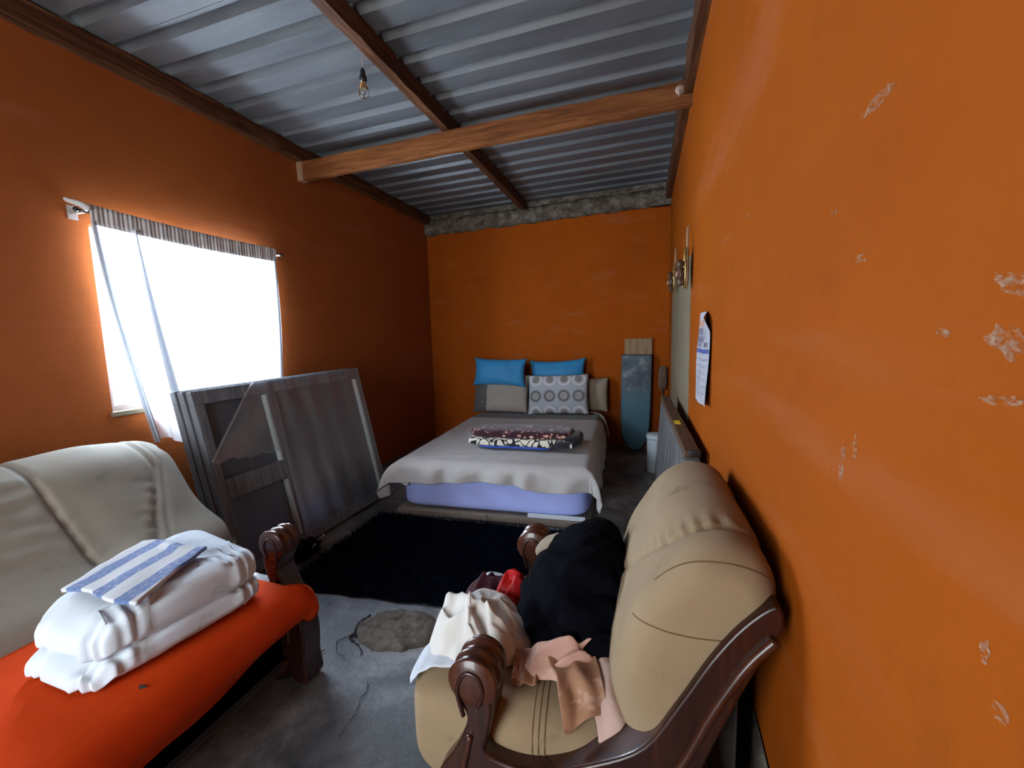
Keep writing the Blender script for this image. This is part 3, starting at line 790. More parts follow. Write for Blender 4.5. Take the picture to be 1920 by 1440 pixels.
def strip(u0, w0, w1, dx):
    def f(a, b):
        p = drape(u0, b); q = w0 + (w1 - w0) * b
        return (p[0] + dx + .006 * math.sin(a * 6), p[1] + q * (a - .5), p[2])
    return grid(8, 36, f)
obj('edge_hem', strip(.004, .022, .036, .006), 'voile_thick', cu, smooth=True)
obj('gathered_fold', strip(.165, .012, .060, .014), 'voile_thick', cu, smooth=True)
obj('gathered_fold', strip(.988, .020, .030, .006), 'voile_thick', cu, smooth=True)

def lobj(name, vf, mat, par, **kw):
    o = obj(name, vf, mat, None, **kw); o.parent = par; return o
# ------------------------------------------------------------------ frames leaning under the window
def framed(name, label, off, ds, group=None, full=True):
    X0 = .135
    s = Vector((0.035, 1.0, 0.012)).normalized(); tt = Vector((-.215, .05, 1.03)); tt = (tt - s * tt.dot(s)).normalized(); n = s.cross(tt).normalized()
    if n.x < 0: n = -n
    O_ = Vector((-2.095, 1.50, 0.004)) - n * off + s * ds
    O_.z = 0.004
    Mx = Matrix((s, n, tt)).transposed().to_4x4()
    if Mx.determinant() < 0: pass
    # local axes: x along the length, y = outwards into the room, z up the leaning face
    e = bpy.data.objects.new(name, None); C.objects.link(e); tag(e, label, 'frame', group)
    e.empty_display_size = .1
    R3 = Matrix((s, -n, tt)).transposed()
    e.rotation_euler = R3.to_euler(); e.location = O_
    L, Hh, T = 1.455, 1.055, .042     # local y runs towards the wall, so the front face is y = -T
    def part(nm, x0, x1, z0, z1, mat, y0=-T, y1=0.0, par=e, bev=0.003):
        V, F = box(x0, x1, y0, y1, z0, z1)
        o = obj(nm, (V, F), mat, None, bevel=bev); o.parent = par; return o
    part('bottom_rail', X0, L, 0, .065, 'grey_wood'); part('top_rail', X0, L, Hh - .075, Hh, 'grey_wood')
    part('stile', X0, X0 + .055, .065, Hh - .075, 'grey_wood'); r_ = part('stile', L - .05, L, .065, Hh - .075, 'grey_wood')
    m_ = part('stile', .575, .64, .065, Hh - .075, 'grey_wood')
    part('cross_rail', X0 + .055, .575, .44, .555, 'grey_wood')
    for (x0, x1, z0, z1) in ((X0 + .055, .575, .065, .44), (X0 + .055, .575, .555, Hh - .075), (.64, L - .05, .065, Hh - .075)):
        part('panel', x0, x1, z0, z1, 'pane_dust', -.010, -.004, bev=0)
    if full:
        for (x, z0, z1) in ((.575, .555, Hh - .08), (.575, .07, .435), (L - .05, .07, Hh - .08)):
            part('raw_edge', x - .016, x - .0005, z0, z1, 'pale_wood', -T - .0015, -.0105, bev=0.001)
    return e
fr0 = framed('panelled_frame', 'dusty grey panelled wooden frame leaning foremost below the window', 0.0, 0.0, None)
framed('panelled_frame', 'grey wooden frame directly behind the foremost leaning frame', 0.052, -.008, None, False)
framed('panelled_frame', 'grey wooden frame hindmost in the leaning stack, nearest the wall', 0.104, -.014, None, False)

# dusty clear plastic thrown over the middle and right of the front frame
fm = bpy.data.objects.new('plastic_sheet', None); C.objects.link(fm); fm.empty_display_size = .1
fm.location = fr0.location; fm.rotation_euler = fr0.rotation_euler
tag(fm, 'torn dusty clear plastic sheet hanging over the leaning frame', 'plastic sheet')
def film_sheet(u, v):
    # along the length, then from behind the top edge down the face, in the frame's own coordinates
    x = .585 + .85 * u
    if v < .08: y, z = .003, 1.05 + .0105 * v / .08
    elif v < .16: y, z = .003 - .052 * (v - .08) / .08, 1.0615
    else:
        k = (v - .16) / .84; z = 1.058 - 1.0 * k
        y = -.048 - .004 - .004 * math.sin(x * 34 + 2 * z) - abs(.007 * nz(x * 2, z * .7, 0, 4))
    return (x, y, z)
lobj('sheet', grid(60, 46, film_sheet), 'film', fm, smooth=True)
def film_flap(u, v):
    # the torn corner that has fallen open over the upper left panel
    xl = .50 - .36 * v ** .9; xr = .60 - .02 * v
    x = xl + (xr - xl) * u
    z = 1.062 - (.40 + .05 * u + .022 * nz(u * 7, 0, 0, 1) + .012 * nz(u * 21, 3, 0, 1)) * v
    y = -.050 - .010 * math.sin(u * 7 + v * 5) * v * (1 - .4 * u) - .012 * v - abs(.006 * nz(x * 3, z * 2, 1, 5))
    return (x, y, z)
lobj('torn_flap', grid(46, 34, film_flap), 'film', fm, smooth=True)
lobj('rolled_edge', tube([film_flap(0, k / 24) for k in range(25)], lambda f: .004 + .003 * f, 6), 'film', fm, smooth=True)
# small dark tangle at the foot of the frames
tg = thing('rag_tangle', 'tangled dark rag with a pale strap at the foot of the leaning frames', 'rag', (-2.02, 2.02, 0))
def crumple(c, r, seed, nu=36, nv=20, k=3.0, amp=.5, sq=.55):
    def f(u, v):
        a = 2 * PI * u; b = PI * (v * .98 + .01)
        d = np.array((math.cos(a) * math.sin(b), math.sin(a) * math.sin(b), math.cos(b)))
        q = 1 + amp * nz(*d, k, seed) + amp * .5 * nz(*d, k * 2.3, seed + 7)
        p = np.array(c) + d * q * np.array(r)
        p[2] = max(p[2], c[2] - r[2] * sq)
        return p
    V, F = grid(nu, nv, f, cu=True)
    F.append(tuple(i * nv for i in range(nu))); F.append(tuple(i * nv + nv - 1 for i in range(nu - 1, -1, -1)))
    return V, F
obj('rag', crumple((-1.99, 1.98, .022), (.085, .13, .045), 4), 'black_cloth', tg, smooth=True)
obj('strap', tube([(-1.93 + .03 * math.cos(a), 2.06 + .045 * math.sin(a), .055 + .03 * math.sin(a + 1)) for a in np.linspace(0, 5.4, 24)], .007, 7), 'grey_sheet', tg, smooth=True)
for k in range(3):
    obj('cord', tube(spline([(-1.93 - .05 * k, 1.86, .02), (-1.95 - .02 * k, 1.93, .05 + .01 * k), (-2.0, 2.02, .07), (-1.97 + .02 * k, 2.10, .03)], 18), .004, 6), 'black_plastic', tg, smooth=True)

# ------------------------------------------------------------------ bed
BX, BY, BR = -1.03, 2.69, math.radians(3.2)
bed = thing('bed', 'low double bed with lilac blue sheet on a taupe base', 'bed', (BX, BY, 0), BR)
BW, BL, BT = .70, 2.20, .405
lobj('bed_base', box(-BW - .005, BW + .005, 0.0, BL, 0.0, .055), 'taupe', bed, bevel=0.012)
lobj('mattress', cushion(-BW, BW, .012, BL, .056, BT, .16, 80, 30), 'blue_sheet', bed, smooth=True)
lobj('valance_strip', box(.28, BW - .03, .0, .02, .056, .085), 'white_blue', bed, bevel=0.004)
def under(u, v):
    p = np.array(spline([(.46, 2.06, .432), (.66, 1.93, .430), (.735, 1.80, .40), (.775, 1.66, .315), (.79, 1.58, .27)], 20)[min(19, int(u * 19))])
    return (p[0] + .012 * math.sin(v * 5), p[1] + (.10 - .05 * u) * (v - .5), p[2] + .010 * math.sin(v * 4 + u * 3))
lobj('undersheet', grid(20, 10, under), 'cream', bed, smooth=True, solid=.004)
lobj('tie', tube(spline([(-.02, -.004, .055), (-.012, -.010, .035), (-.022, -.012, .010), (-.018, -.004, .0055)], 10), .005, 6), 'taupe', bed, smooth=True)
# coverlet: flat on the mattress, rolled over its edges, hanging in a cone at each foot corner
t = cloth('grey_beige_coverlet_with_dark_band', (0.42, 0.405, 0.39), (0.37, 0.355, 0.34), 8, sheen=0.1); v = t.coord(); sx = t.add('ShaderNodeSeparateXYZ'); t.link(v, sx.inputs[0])
t.link(t.mix(t.math('GREATER_THAN', t.math('ADD', sx.outputs[1], t.math('MULTIPLY', sx.outputs[0], -.02)), 1.22), t.col, (0.085, 0.075, 0.070)), t.bsdf.inputs['Base Color']); M['coverlet'] = t.m
def coverlet(u, v):
    a = -.985 + 1.955 * u
    foot = .125 + .030 * gauss(a + .55, .25) - .012 * gauss(a - .02, .2) + .045 * gauss(a - .42, .16) + .10 * max(0, a - .5) + .05 * max(0, -a - .55)
    b = -foot + (1.93 + foot) * v ** 1.15
    hw = .705
    dx = max(0.0, abs(a) - hw); dy = max(0.0, -b); s = 1 if a > 0 else -1
    cx, cy = s * min(abs(a), hw), max(0.0, b)
    d = math.hypot(dx, dy)
    top = BT + .010 + .004 * nz(a, b, 0, 3) + .010 * max(0, nz(a * 1.0 + b * .5, b * .5, 3, 2.6)) + .008 * gauss(b - .25 - .3 * a, .02) * gauss(a + .3, .3) + .007 * gauss(b - .5 + .2 * a, .018) * gauss(a + .45, .2)
    if d == 0:
        # soften towards the edges
        e = min(hw - abs(a), b); z = top - .022 * max(0, 1 - e / .055) ** 2
        return (cx, cy - .4, z - BT)
    ph = math.atan2(dx, dy); R_ = .035
    c2 = math.sin(2 * ph) ** 2
    rip = .014 * math.sin(a * 26 + 2.5 * nz(a, b, 1, 4)) * min(1, dy / .08) * (1 - c2) + .016 * math.sin(b * 17 + 3 * nz(a, b, 2, 3)) * min(1, dx / .12) * (dy == 0)
    fold = .030 * math.sin(ph * 9 + s) * c2 * min(1, d / .12)
    out = R_ * (1 - math.exp(-d / .03)) + (.05 + .26 * c2 * (1.0 if s < 0 else .55)) * d + rip + fold
    down = d * (.93 - .10 * c2) - .012 * (1 - math.exp(-d / .03))
    z = top - .022 - max(0, down)
    return (cx + s * out * math.sin(ph), cy - out * math.cos(ph) - .4, z - BT)
cvl = obj('bed_coverlet', grid(150, 150, coverlet), 'coverlet', None, smooth=True, solid=0.005, off=0)
cvl.location = (BX - .4 * math.sin(BR), BY + .4 * math.cos(BR), BT); cvl.rotation_euler = (0, 0, BR)
tag(cvl, 'grey-beige coverlet with a dark band spread crooked over the bed', 'coverlet')
obj('inner_hem', crumple((-1.655, 2.655, .262), (.03, .012, .035), 5, 20, 12, 2, .3, 1), 'white_cloth', cvl, smooth=True)
def pillow(name, label, w, h, th, loc, tilt, rz, mat, group=None, cat='pillow', pin=.04, seed=0, turn=0.0):
    def f(u, v):
        side = 1 if u < .5 else -1
        s = (u * 2 if u < .5 else 2 - u * 2) * 2 - 1; q = v * 2 - 1
        sx_ = math.copysign(abs(s) ** .8, s); sq = math.copysign(abs(q) ** .8, q)
        bul = (max(0, 1 - s * s) * max(0, 1 - q * q)) ** .45
        x = w / 2 * sx_ * (1 - pin * (1 - q * q)); z = h / 2 * sq * (1 - pin * 1.4 * (1 - s * s))
        y = side * (-th / 2) * bul
        wv = 0.010 * nz(x, y, z, 8, seed) * bul + 0.006 * nz(x, y, z, 19, seed) * bul
        return (x, y + wv * side, z + .3 * wv)
    V, F = grid(64, 28, f, cu=True)
    o = obj(name, (V, F), mat, None, smooth=True)
    bm = bmesh.new(); bm.from_mesh(o.data); bmesh.ops.remove_doubles(bm, verts=bm.verts, dist=1e-4); bmesh.ops.recalc_face_normals(bm, faces=bm.faces); bm.to_mesh(o.data); bm.free()
    for p in o.data.polygons: p.use_smooth = True
    o.location = loc; o.rotation_euler = Matrix.Rotation(rz, 3, 'Z').to_euler()
    o.rotation_euler = (Matrix.Rotation(rz, 3, 'Z') @ Matrix.Rotation(tilt, 3, 'X') @ Matrix.Rotation(turn, 3, 'Y')).to_euler()
    return tag(o, label, cat, group)
# ring-printed pillow cloth
t = base('ring_print_cotton', 0.85, spec=0.25); v = t.coord()
sx = t.add('ShaderNodeSeparateXYZ'); t.link(v, sx.inputs[0])
cell = .158
cx_ = t.math('SUBTRACT', t.math('FRACT', t.math('ADD', t.math('MULTIPLY', sx.outputs[0], 1 / cell), 0.02)), .5)
zz = t.math('ADD', t.math('MULTIPLY', sx.outputs[2], 1 / .185), 0.62)
cz_ = t.math('SUBTRACT', t.math('FRACT', zz), .5)
cz2 = t.math('MULTIPLY', cz_, .185 / cell)
rr = t.math('SQRT', t.math('ADD', t.math('MULTIPLY', cx_, cx_), t.math('MULTIPLY', cz2, cz2)))
row = t.math('FLOOR', t.math('MODULO', t.math('ADD', zz, 10.0), 2.0))
lt = t.ramp(rr, [(0.0, (0.20, 0.18, 0.17)), (0.24, (0.22, 0.20, 0.19)), (0.26, (0.42, 0.43, 0.45)), (0.36, (0.42, 0.43, 0.45)), (0.37, (0.62, 0.63, 0.65)), (0.45, (0.62, 0.63, 0.65)), (0.46, (0.37, 0.39, 0.42))], 'LINEAR')
dk = t.ramp(rr, [(0.0, (0.30, 0.29, 0.28)), (0.22, (0.30, 0.29, 0.28)), (0.24, (0.42, 0.42, 0.43)), (0.27, (0.10, 0.095, 0.09)), (0.37, (0.12, 0.115, 0.11)), (0.44, (0.22, 0.22, 0.23)), (0.49, (0.37, 0.39, 0.42))], 'LINEAR')
ang = t.math('SINE', t.math('MULTIPLY', t.math('ARCTAN2', cz2, cx_), 34.0))
sp = t.math('MULTIPLY', t.ramp(ang, [(0.45, 0), (0.6, 1)]), t.ramp(rr, [(0.36, 0), (0.375, 1), (0.46, 1), (0.47, 0)]))
dk = t.mix(sp, dk, (0.40, 0.41, 0.43))
t.link(t.mix(row, dk, lt), t.bsdf.inputs['Base Color']); M['rings'] = t.m
t = cloth('grey_cotton_with_dark_band', (0.31, 0.275, 0.245), (0.265, 0.235, 0.21), 8); v = t.coord(); sx = t.add('ShaderNodeSeparateXYZ'); t.link(v, sx.inputs[0])
t.link(t.mix(t.math('LESS_THAN', sx.outputs[0], -.155), t.col, (0.085, 0.08, 0.078)), t.bsdf.inputs['Base Color']); M['band_pillow'] = t.m
pg = 'pillows at the head of the bed'
gp = pillow('pillow', 'grey-brown pillow with a dark buttoned band beside the ring-print pillow', .66, .44, .13, (-1.575, 4.655, .630), -.30, .03, 'band_pillow', pg, seed=3)
for z in (-.11, .0, .105):
    o = obj('button', lathe([(.001, -.004), (.010, -.003), (.011, 0), (.009, .003), (.001, .004)], 14, (0, 0, 0), 'y'), 'nail', None, smooth=True); o.parent = gp
    o.location = (-.205, -.066 * (1 - (2 * z / .44) ** 2) ** .45 * .80, z)
pillow('pillow', 'pale grey pillow printed with rings of spokes', .68, .45, .14, (-.905, 4.625, .634), -.26, .03, 'rings', pg, seed=5, turn=-.03)
pillow('pillow', 'turquoise pillow lying over the top of the grey-brown pillow', .64, .33, .13, (-1.58, 4.635, .880), -.22, .02, 'blue_pillow', pg, seed=9, pin=.09, turn=.03)
pillow('pillow', 'turquoise pillow standing behind the ring-print pillow', .66, .44, .12, (-.94, 4.81, .80), -.16, .02, 'blue_pillow', pg, seed=14, pin=.10, turn=-.04)
pillow('pillow', 'cream pillow squeezed between the ring-print pillow and the wall corner', .40, .38, .13, (-.575, 4.80, .615), -.15, .02, 'cream', pg, seed=19)

# folded blanket on the coverlet
t = base('maroon_speckled_fleece', 0.9, sheen=0.2, spec=0.2); v = t.coord()
vo = t.add('ShaderNodeTexVoronoi'); vo.inputs['Scale'].default_value = 17; t.link(t.coord(scale=(1, 1, 1.6)), vo.inputs['Vector'])
dots = t.ramp(vo.outputs['Distance'], [(0.24, 1), (0.30, 0)])
msk = t.ramp(t.noise(v, 7, 3, .6), [(0.50, 0), (0.56, 1)])
col = t.mix(t.math('MULTIPLY', dots, msk), (0.026, 0.005, 0.009), (0.62, 0.36, 0.28))
st = t.ramp(t.noise(t.coord(scale=(1, 1, .8)), 13, 2, .5, 2.0), [(0.60, 0), (0.62, 1), (0.66, 1), (0.68, 0)])
col = t.mix(st, col, (0.42, 0.20, 0.16)); t.link(col, t.bsdf.inputs['Base Color']); M['fleece_top'] = t.m
t = base('cream_black_print_fleece', 0.9, sheen=0.2, spec=0.2); v = t.coord(scale=(1, 1, .75))
n1 = t.noise(v, 6.5, 1.0, .4, 2.6)
t.link(t.ramp(n1, [(0.43, (0.66, 0.62, 0.52)), (0.445, (0.010, 0.008, 0.010)), (0.535, (0.010, 0.008, 0.010)), (0.55, (0.66, 0.62, 0.52))]), t.bsdf.inputs['Base Color']); M['fleece_low'] = t.m
M['fleece_dark'] = cloth('dark_fleece_edge', (0.012, 0.010, 0.013), None, 6).m
M['blue_lining'] = cloth('royal_blue_lining', (0.03, 0.08, 0.42), None, 6).m
bl = thing('folded_blanket', 'folded fleece blanket, maroon over cream and black, on the bed', 'blanket', (-.91, 3.17, .45), math.radians(2.0))
def fold(x0, x1, y0, y1, z0, z1, e=.45):
    return cushion(x0, x1, y0, y1, z0, z1, e, 60, 18, f=lambda p: [p[0], p[1] + .008 * nz(*p, 9), p[2] + .006 * nz(p[0], 0, 3, 7)])
lobj('lining', fold(-.33, .25, -.135, .12, -.012, .010, .3), 'blue_lining', bl, smooth=True)
lobj('lower_fold', fold(-.42, .385, -.145, .14, .004, .068, .35), 'fleece_low', bl, smooth=True)
lobj('upper_fold', fold(-.405, .40, -.125, .14, .062, .128, .4), 'fleece_top', bl, smooth=True)
lobj('rolled_end', fold(.33, .475, -.12, .12, .012, .105, .6), 'fleece_dark', bl, smooth=True)
lobj('end_tuck', fold(.27, .43, -.155, .0, .004, .06, .5), 'fleece_dark', bl, smooth=True)
lobj('care_label', box(.396, .412, -.157, -.154, .02, .05), 'curtain_tape', bl)

# ------------------------------------------------------------------ things along the end wall
pk = obj('pine_plank', box(-.205, .085, 4.915, 4.946, 0.0, 1.228), 'pine', origin=(-.06, 4.92, 0), bevel=0.004)
tag(pk, 'pale pine plank standing upright behind the ironing board', 'plank')
t = base('perforated_blue_steel', 0.5, 0.3, spec=0.4); v = t.coord(); sx = t.add('ShaderNodeSeparateXYZ'); t.link(v, sx.inputs[0])
def lattice(ox, oz):
    a = t.math('SUBTRACT', t.math('FRACT', t.math('ADD', t.math('MULTIPLY', sx.outputs[0], 1 / .024), ox)), .5)
    b = t.math('SUBTRACT', t.math('FRACT', t.math('ADD', t.math('MULTIPLY', sx.outputs[2], 1 / .030), oz)), .5)
    return t.math('LESS_THAN', t.math('ADD', t.math('MULTIPLY', a, a), t.math('MULTIPLY', b, b)), .055)
dots = t.math('MAXIMUM', lattice(0, 0), lattice(.5, .5))
gr = t.ramp(t.noise(v, 9, 7, .7), [(0.40, (0.030, 0.042, 0.052)), (0.55, (0.055, 0.075, 0.09)), (0.68, (0.19, 0.19, 0.18))])
up = t.ramp(sx.outputs[2], [(0.50, 0), (0.72, 1)])
col = t.mix(up, (0.014, 0.052, 0.076), gr)
col = t.mix(t.math('MULTIPLY', dots, t.math('SUBTRACT', 1.0, up)), col, (0.06, 0.14, 0.175))
t.link(col, t.bsdf.inputs['Base Color']); M['board'] = t.m
ib = thing('ironing_board', 'narrow ironing board with blue perforated top standing against the end wall', 'ironing board', (-.085, 4.792, .012))
ib.rotation_euler = (-.085, 0.012, 0.0)
out_ = [(-.155, 1.04), (-.158, .95), (-.156, .5), (-.150, .25), (-.125, .12), (-.075, .03), (0, .0), (.07, .03), (.118, .12), (.142, .25), (.15, .5), (.156, .95), (.153, 1.04)]
lobj('top', prism([(p[0], p[1]) for p in spline(out_, 70)], -.016, .012), 'board', ib, bevel=0.006)
rim_p = [(p[0], -.002, p[1]) for p in spline(out_, 70)]
lobj('rim', tube(rim_p + [rim_p[0]], .007, 6), 'black_metal', ib, smooth=True)
for s_ in (-1, 1):
    lobj('leg', tube([(.09 * s_, .016, .95), (.06 * s_, .018, .55), (.075 * s_, .020, .10)], .006, 8), 'black_metal', ib, smooth=True)
bn = thing('lidded_bin', 'slim white lidded bin on the floor beside the ironing board', 'bin', (.115, 4.10, 0))
obj('body', lathe([(.070, .0), (.076, .006), (.082, .31), (.080, .315)], 32, (.115, 4.10, 0)), 'white_plastic', bn, smooth=True)
obj('lid', lathe([(.086, .312), (.088, .318), (.088, .345), (.080, .358), (.05, .366), (.001, .368)], 32, (.115, 4.10, 0)), 'white_plastic', bn, smooth=True)
pd = thing('wooden_paddle', 'dark wooden paddle with oval head standing in the far corner', 'paddle', (.19, 4.86, 0))
obj('head', cushion(.150, .243, 4.862, 4.886, .66, .935, .75, 32, 20), 'dark_wood', pd, smooth=True)
obj('handle', tube([(.178, 4.82, .0), (.19, 4.85, .4), (.196, 4.874, .70)], .011, 10), 'dark_wood', pd, smooth=True)

# board wrapped in plastic against the right wall
wp = thing('wrapped_board', 'thick old board wrapped in silvery plastic leaning on the right wall', 'board', (.14, 2.6, 0))
def slab(y0, xi0, y1, xi1, z0, z1, th, lean):
    V = []
    n = 24
    for i in range(n + 1):
        f = i / n; y = y0 + (y1 - y0) * f; xi = xi0 + (xi1 - xi0) * f
        for (dx, z, l) in ((0, z0, 1), (th, z0, 1), (th, z1, 0), (0, z1, 0)):
            V.append((xi + dx - lean * l + .003 * nz(y, z, dx, 9), y, z + .004 * nz(y, z, dx, 11) * (1 - l)))
    F = [(i * 4 + k, i * 4 + (k + 1) % 4, i * 4 + 4 + (k + 1) % 4, i * 4 + 4 + k) for i in range(n) for k in range(4)] + [(3, 2, 1, 0), tuple(n * 4 + k for k in range(4))]
    return V, F
obj('core', slab(1.84, .166, 3.42, .128, 0.0, .795, .056, .052), 'wrap', wp, bevel=0.004)
obj('top_edge', slab(1.83, .163, 3.43, .126, .785, .815, .060, .004), 'dark_wood', wp, bevel=0.004)
obj('yellow_tape', slab(2.36, .158, 2.44, .156, .72, .818, .03, .006), 'yellow', wp, bevel=0.002)
cl_ = obj('end_clip', box(.180, .226, 1.822, 1.85, .790, .820), 'black_metal', wp, bevel=0.006)
obj('foil_patch', box(.160, .224, 1.822, 1.90, .735, .776), 'wrap', wp, bevel=0.004)['label'] = 'crumpled bright foil at the board end'

# ------------------------------------------------------------------ right wall: calendar and carved ornaments
cal = thing('wall_calendar', 'white paper calendar with a blue band hanging on the right wall', 'calendar', (XR - .008, 2.02, 1.36))
def sheet(u, v):
    y = 2.205 - .365 * u; z = 1.378 - .385 * v
    curl = max(0, u - .5) * 2
    c = curl ** 2 * max(0, .22 - v) * 4.5
    return (XR - .004 - .012 * v - .006 * math.sin(u * 5 + v * 3) ** 2 - .022 * c, y + .02 * c, z - .03 * c - .018 * (1 - u) * v + .004 * math.sin(u * 9) * v)
M['paper'] = cloth('calendar_paper', (0.39, 0.3975, 0.45), (0.345, 0.3525, 0.405), 9, rough=.6, bump=.02).m
M['ink_blue'] = base('blue_print', .6, 0, (0.045, 0.07, 0.22)).m
M['ink_grey'] = base('grey_print', .6, 0, (0.16, 0.16, 0.22)).m
M['ink_red'] = base('faded_red_print', .6, 0, (0.42, 0.22, 0.16)).m
obj('sheet', grid(30, 30, sheet), 'paper', cal, smooth=True)
def on_sheet(u0, u1, v0, v1, nu=8, nv=3):
    def f(a, b):
        p = sheet(u0 + (u1 - u0) * a, v0 + (v1 - v0) * b); return (p[0] - .0012, p[1], p[2])
    return grid(nu, nv, f)
obj('blue_band', on_sheet(.02, .98, .405, .452, 16), 'ink_blue', cal)
parts = []; r_ = random.Random(3)
for (v0, v1, a, b) in ((.175, .25, .10, .42), (.262, .335, .10, .46), (.345, .385, .08, .34), (.20, .30, .62, .74), (.33, .385, .60, .90)):
    u_ = a
    while u_ < b:
        wdt = .018 + .02 * r_.random(); parts.append(on_sheet(u_, u_ + wdt, v0, v1, 2, 2)); u_ += wdt + .025
o = obj('printed_letters', join(*parts), 'ink_grey', cal); o['kind'] = 'stuff'
parts = []
for rr_ in range(6):
    for cc in range(7):
        parts.append(on_sheet(.08 + cc * .125, .12 + cc * .125, .51 + rr_ * .073, .530 + rr_ * .073, 2, 2))
o = obj('printed_dates', join(*parts), 'ink_grey', cal); o['kind'] = 'stuff'
obj('printed_picture', on_sheet(.10, .45, .09, .16), 'ink_red', cal)

def ornament(label, y, zt, k):
    e = thing('carved_ornament', label, 'wall ornament', (XR - .03, y, zt - .18))
    X0 = XR - .03
    obj('handle', cushion(X0 - .006, X0 + .008, y - .010, y + .010, zt - .13, zt, .6, 14, 14), 'pinkish_wood', e, smooth=True)
    pl_ = cushion(X0 - .010, X0 + .010, y - .052, y + .052, zt - .345, zt - .115, .8, 28, 20)
    obj('plaque', pl_, 'gold_wood', e, smooth=True)
    obj('brass_edge', tube([(X0 - .011, y + .05 * math.sin(a), zt - .23 + .112 * math.cos(a)) for a in np.linspace(0, 2 * PI, 33)], .004, 6), 'brass', e, smooth=True)
    fg = obj('carved_figure', join(crumple((X0 - .030, y + .006, zt - .255), (.024, .026, .032), 3 + k, 20, 12, 2, .3, 1), crumple((X0 - .034, y, zt - .205), (.020, .022, .024), 6 + k, 20, 12, 2, .3, 1), crumple((X0 - .028, y + .004, zt - .305), (.020, .022, .022), 9 + k, 20, 12, 2, .3, 1)), 'dark_wood', e, smooth=True)
    obj('painted_face', sphere((X0 - .050, y - .008, zt - .262), (.009, .010, .018), 10, 8), 'pinkish_wood', fg, smooth=True)
    return e
ornament('gilded carved plaque with dark figure, the nearer of the two on the right wall', 2.64, 1.878, 0)
ornament('gilded carved plaque with dark figure, the farther one nearest the wall corner', 3.62, 1.935, 20)

# ------------------------------------------------------------------ pendant bulb
lb = thing('pendant_bulb', 'bare clear light bulb on a thin cord hanging from the roof', 'light bulb', (-1.36, 2.0, 2.6))
obj('cord', tube([(-1.357, 2.0, 2.815), (-1.354, 2.0, 2.74), (-1.362, 2.0, 2.64)], .0022, 6), 'nail', lb, smooth=True)
obj('lamp_holder', lathe([(.006, 2.645), (.012, 2.635), (.015, 2.61), (.019, 2.605), (.019, 2.585), (.014, 2.58)], 20, (-1.362, 2.0, 0)), 'black_plastic', lb, smooth=True)
gl = obj('glass_bulb', lathe([(.012, 2.582), (.014, 2.57), (.022, 2.553), (.027, 2.535), (.024, 2.517), (.013, 2.506), (.001, 2.503)], 24, (-1.362, 2.0, 0)), 'bulb', lb, smooth=True)
obj('filament', tube(spline([(-1.366, 2.0, 2.58), (-1.372, 2.0, 2.545), (-1.366, 2.004, 2.55), (-1.360, 1.996, 2.545), (-1.353, 2.0, 2.55), (-1.352, 2.0, 2.545), (-1.358, 2.0, 2.58)], 30), .0012, 5), 'brass', gl)

# ------------------------------------------------------------------ floor: rug, cement patch, twig
rg = thing('shag_rug', 'dark navy shag rug on the concrete floor before the bed', 'rug', (-1.18, 2.2, 0))
RQ = [np.array(p) for p in ((-1.83, 1.68), (-.47, 1.76), (-.42, 2.655), (-1.86, 2.615))]
def rq(u, v): return (1 - v) * ((1 - u) * RQ[0] + u * RQ[1]) + v * ((1 - u) * RQ[3] + u * RQ[2])
def rug(u, v):
    p = rq(u, v); e = min(u, 1 - u, v, 1 - v)
    wob = 0.02 * nz(u * 9, v * 9, 0, 1) if e < .02 else 0
    return (p[0] + wob, p[1] + wob, .006 + .016 * min(1, e / .02) + .006 * nz(p[0], p[1], 0, 30))
obj('backing', grid(90, 70, rug), 'navy', rg, smooth=True)
rs = np.random.RandomState(5); nb = 26000
uv = rs.rand(nb, 2); PP = np.array([[*rq(a, b), .016] for a, b in uv]); an = rs.rand(nb) * 2 * PI; ln = .018 + .014 * rs.rand(nb)
side = np.stack([np.cos(an), np.sin(an), np.zeros(nb)], 1) * .0022; tip = PP + np.stack([rs.randn(nb) * .010, rs.randn(nb) * .010, ln], 1)
V = np.concatenate([PP - side, PP + side, tip], 0); F = [(i, i + nb, i + 2 * nb) for i in range(nb)]
tag(obj('pile', (V, F), 'navy', rg), kind='stuff')

def patch(u, v):
    a = 2 * PI * u; r = v
    R0 = 1 + .10 * math.sin(2 * a + 1) + .08 * nz(math.cos(a), math.sin(a), 0, 2.5) + .035 * nz(math.cos(a), math.sin(a), 5, 9)
    x = -1.045 + .175 * R0 * r * math.cos(a); y = 1.545 + .150 * R0 * r * math.sin(a)
    z = (.016 + .008 * nz(x, y, 0, 16) + .006 * nz(x, y, 4, 40)) * (1 - r ** 14) + .002 - .006 * r ** 10
    return (x, y, z)
flr = bpy.data.objects['floor']
V, F = grid(90, 24, patch, cu=True)
o = obj('cement_patch', (V, F), 'cement', flr, smooth=True); o['label'] = 'rough round brown cement patch on the floor'
M['crack'] = base('dark_crack', 1, 0, (0.012, 0.012, 0.013)).m
def crack(P, n, r=.003, seed=0):
    pp = [np.array(p) for p in spline([(*q, .0035) for q in P], n)]
    pp = [p + np.array((.010 * nz(p[0], p[1], seed, 30), .010 * nz(p[0], p[1], seed + 5, 30), 0)) for p in pp]
    return tube(pp, lambda f: r * (.5 + .8 * abs(math.sin(f * 17))) * (1 - .6 * f), 5)
for P_, r_ in ((((-.991, 1.254), (-.955, 1.143), (-.938, 1.023)), .0018), (((-1.21, 1.50), (-1.215, 1.44), (-1.15, 1.41), (-1.10, 1.36)), .0042), (((-1.20, 1.47), (-1.25, 1.42), (-1.22, 1.36), (-1.15, 1.33)), .0022), (((-1.22, 1.60), (-1.24, 1.52), (-1.19, 1.44)), .004)):
    obj('crack', crack(P_, 40, r_), 'crack', flr)
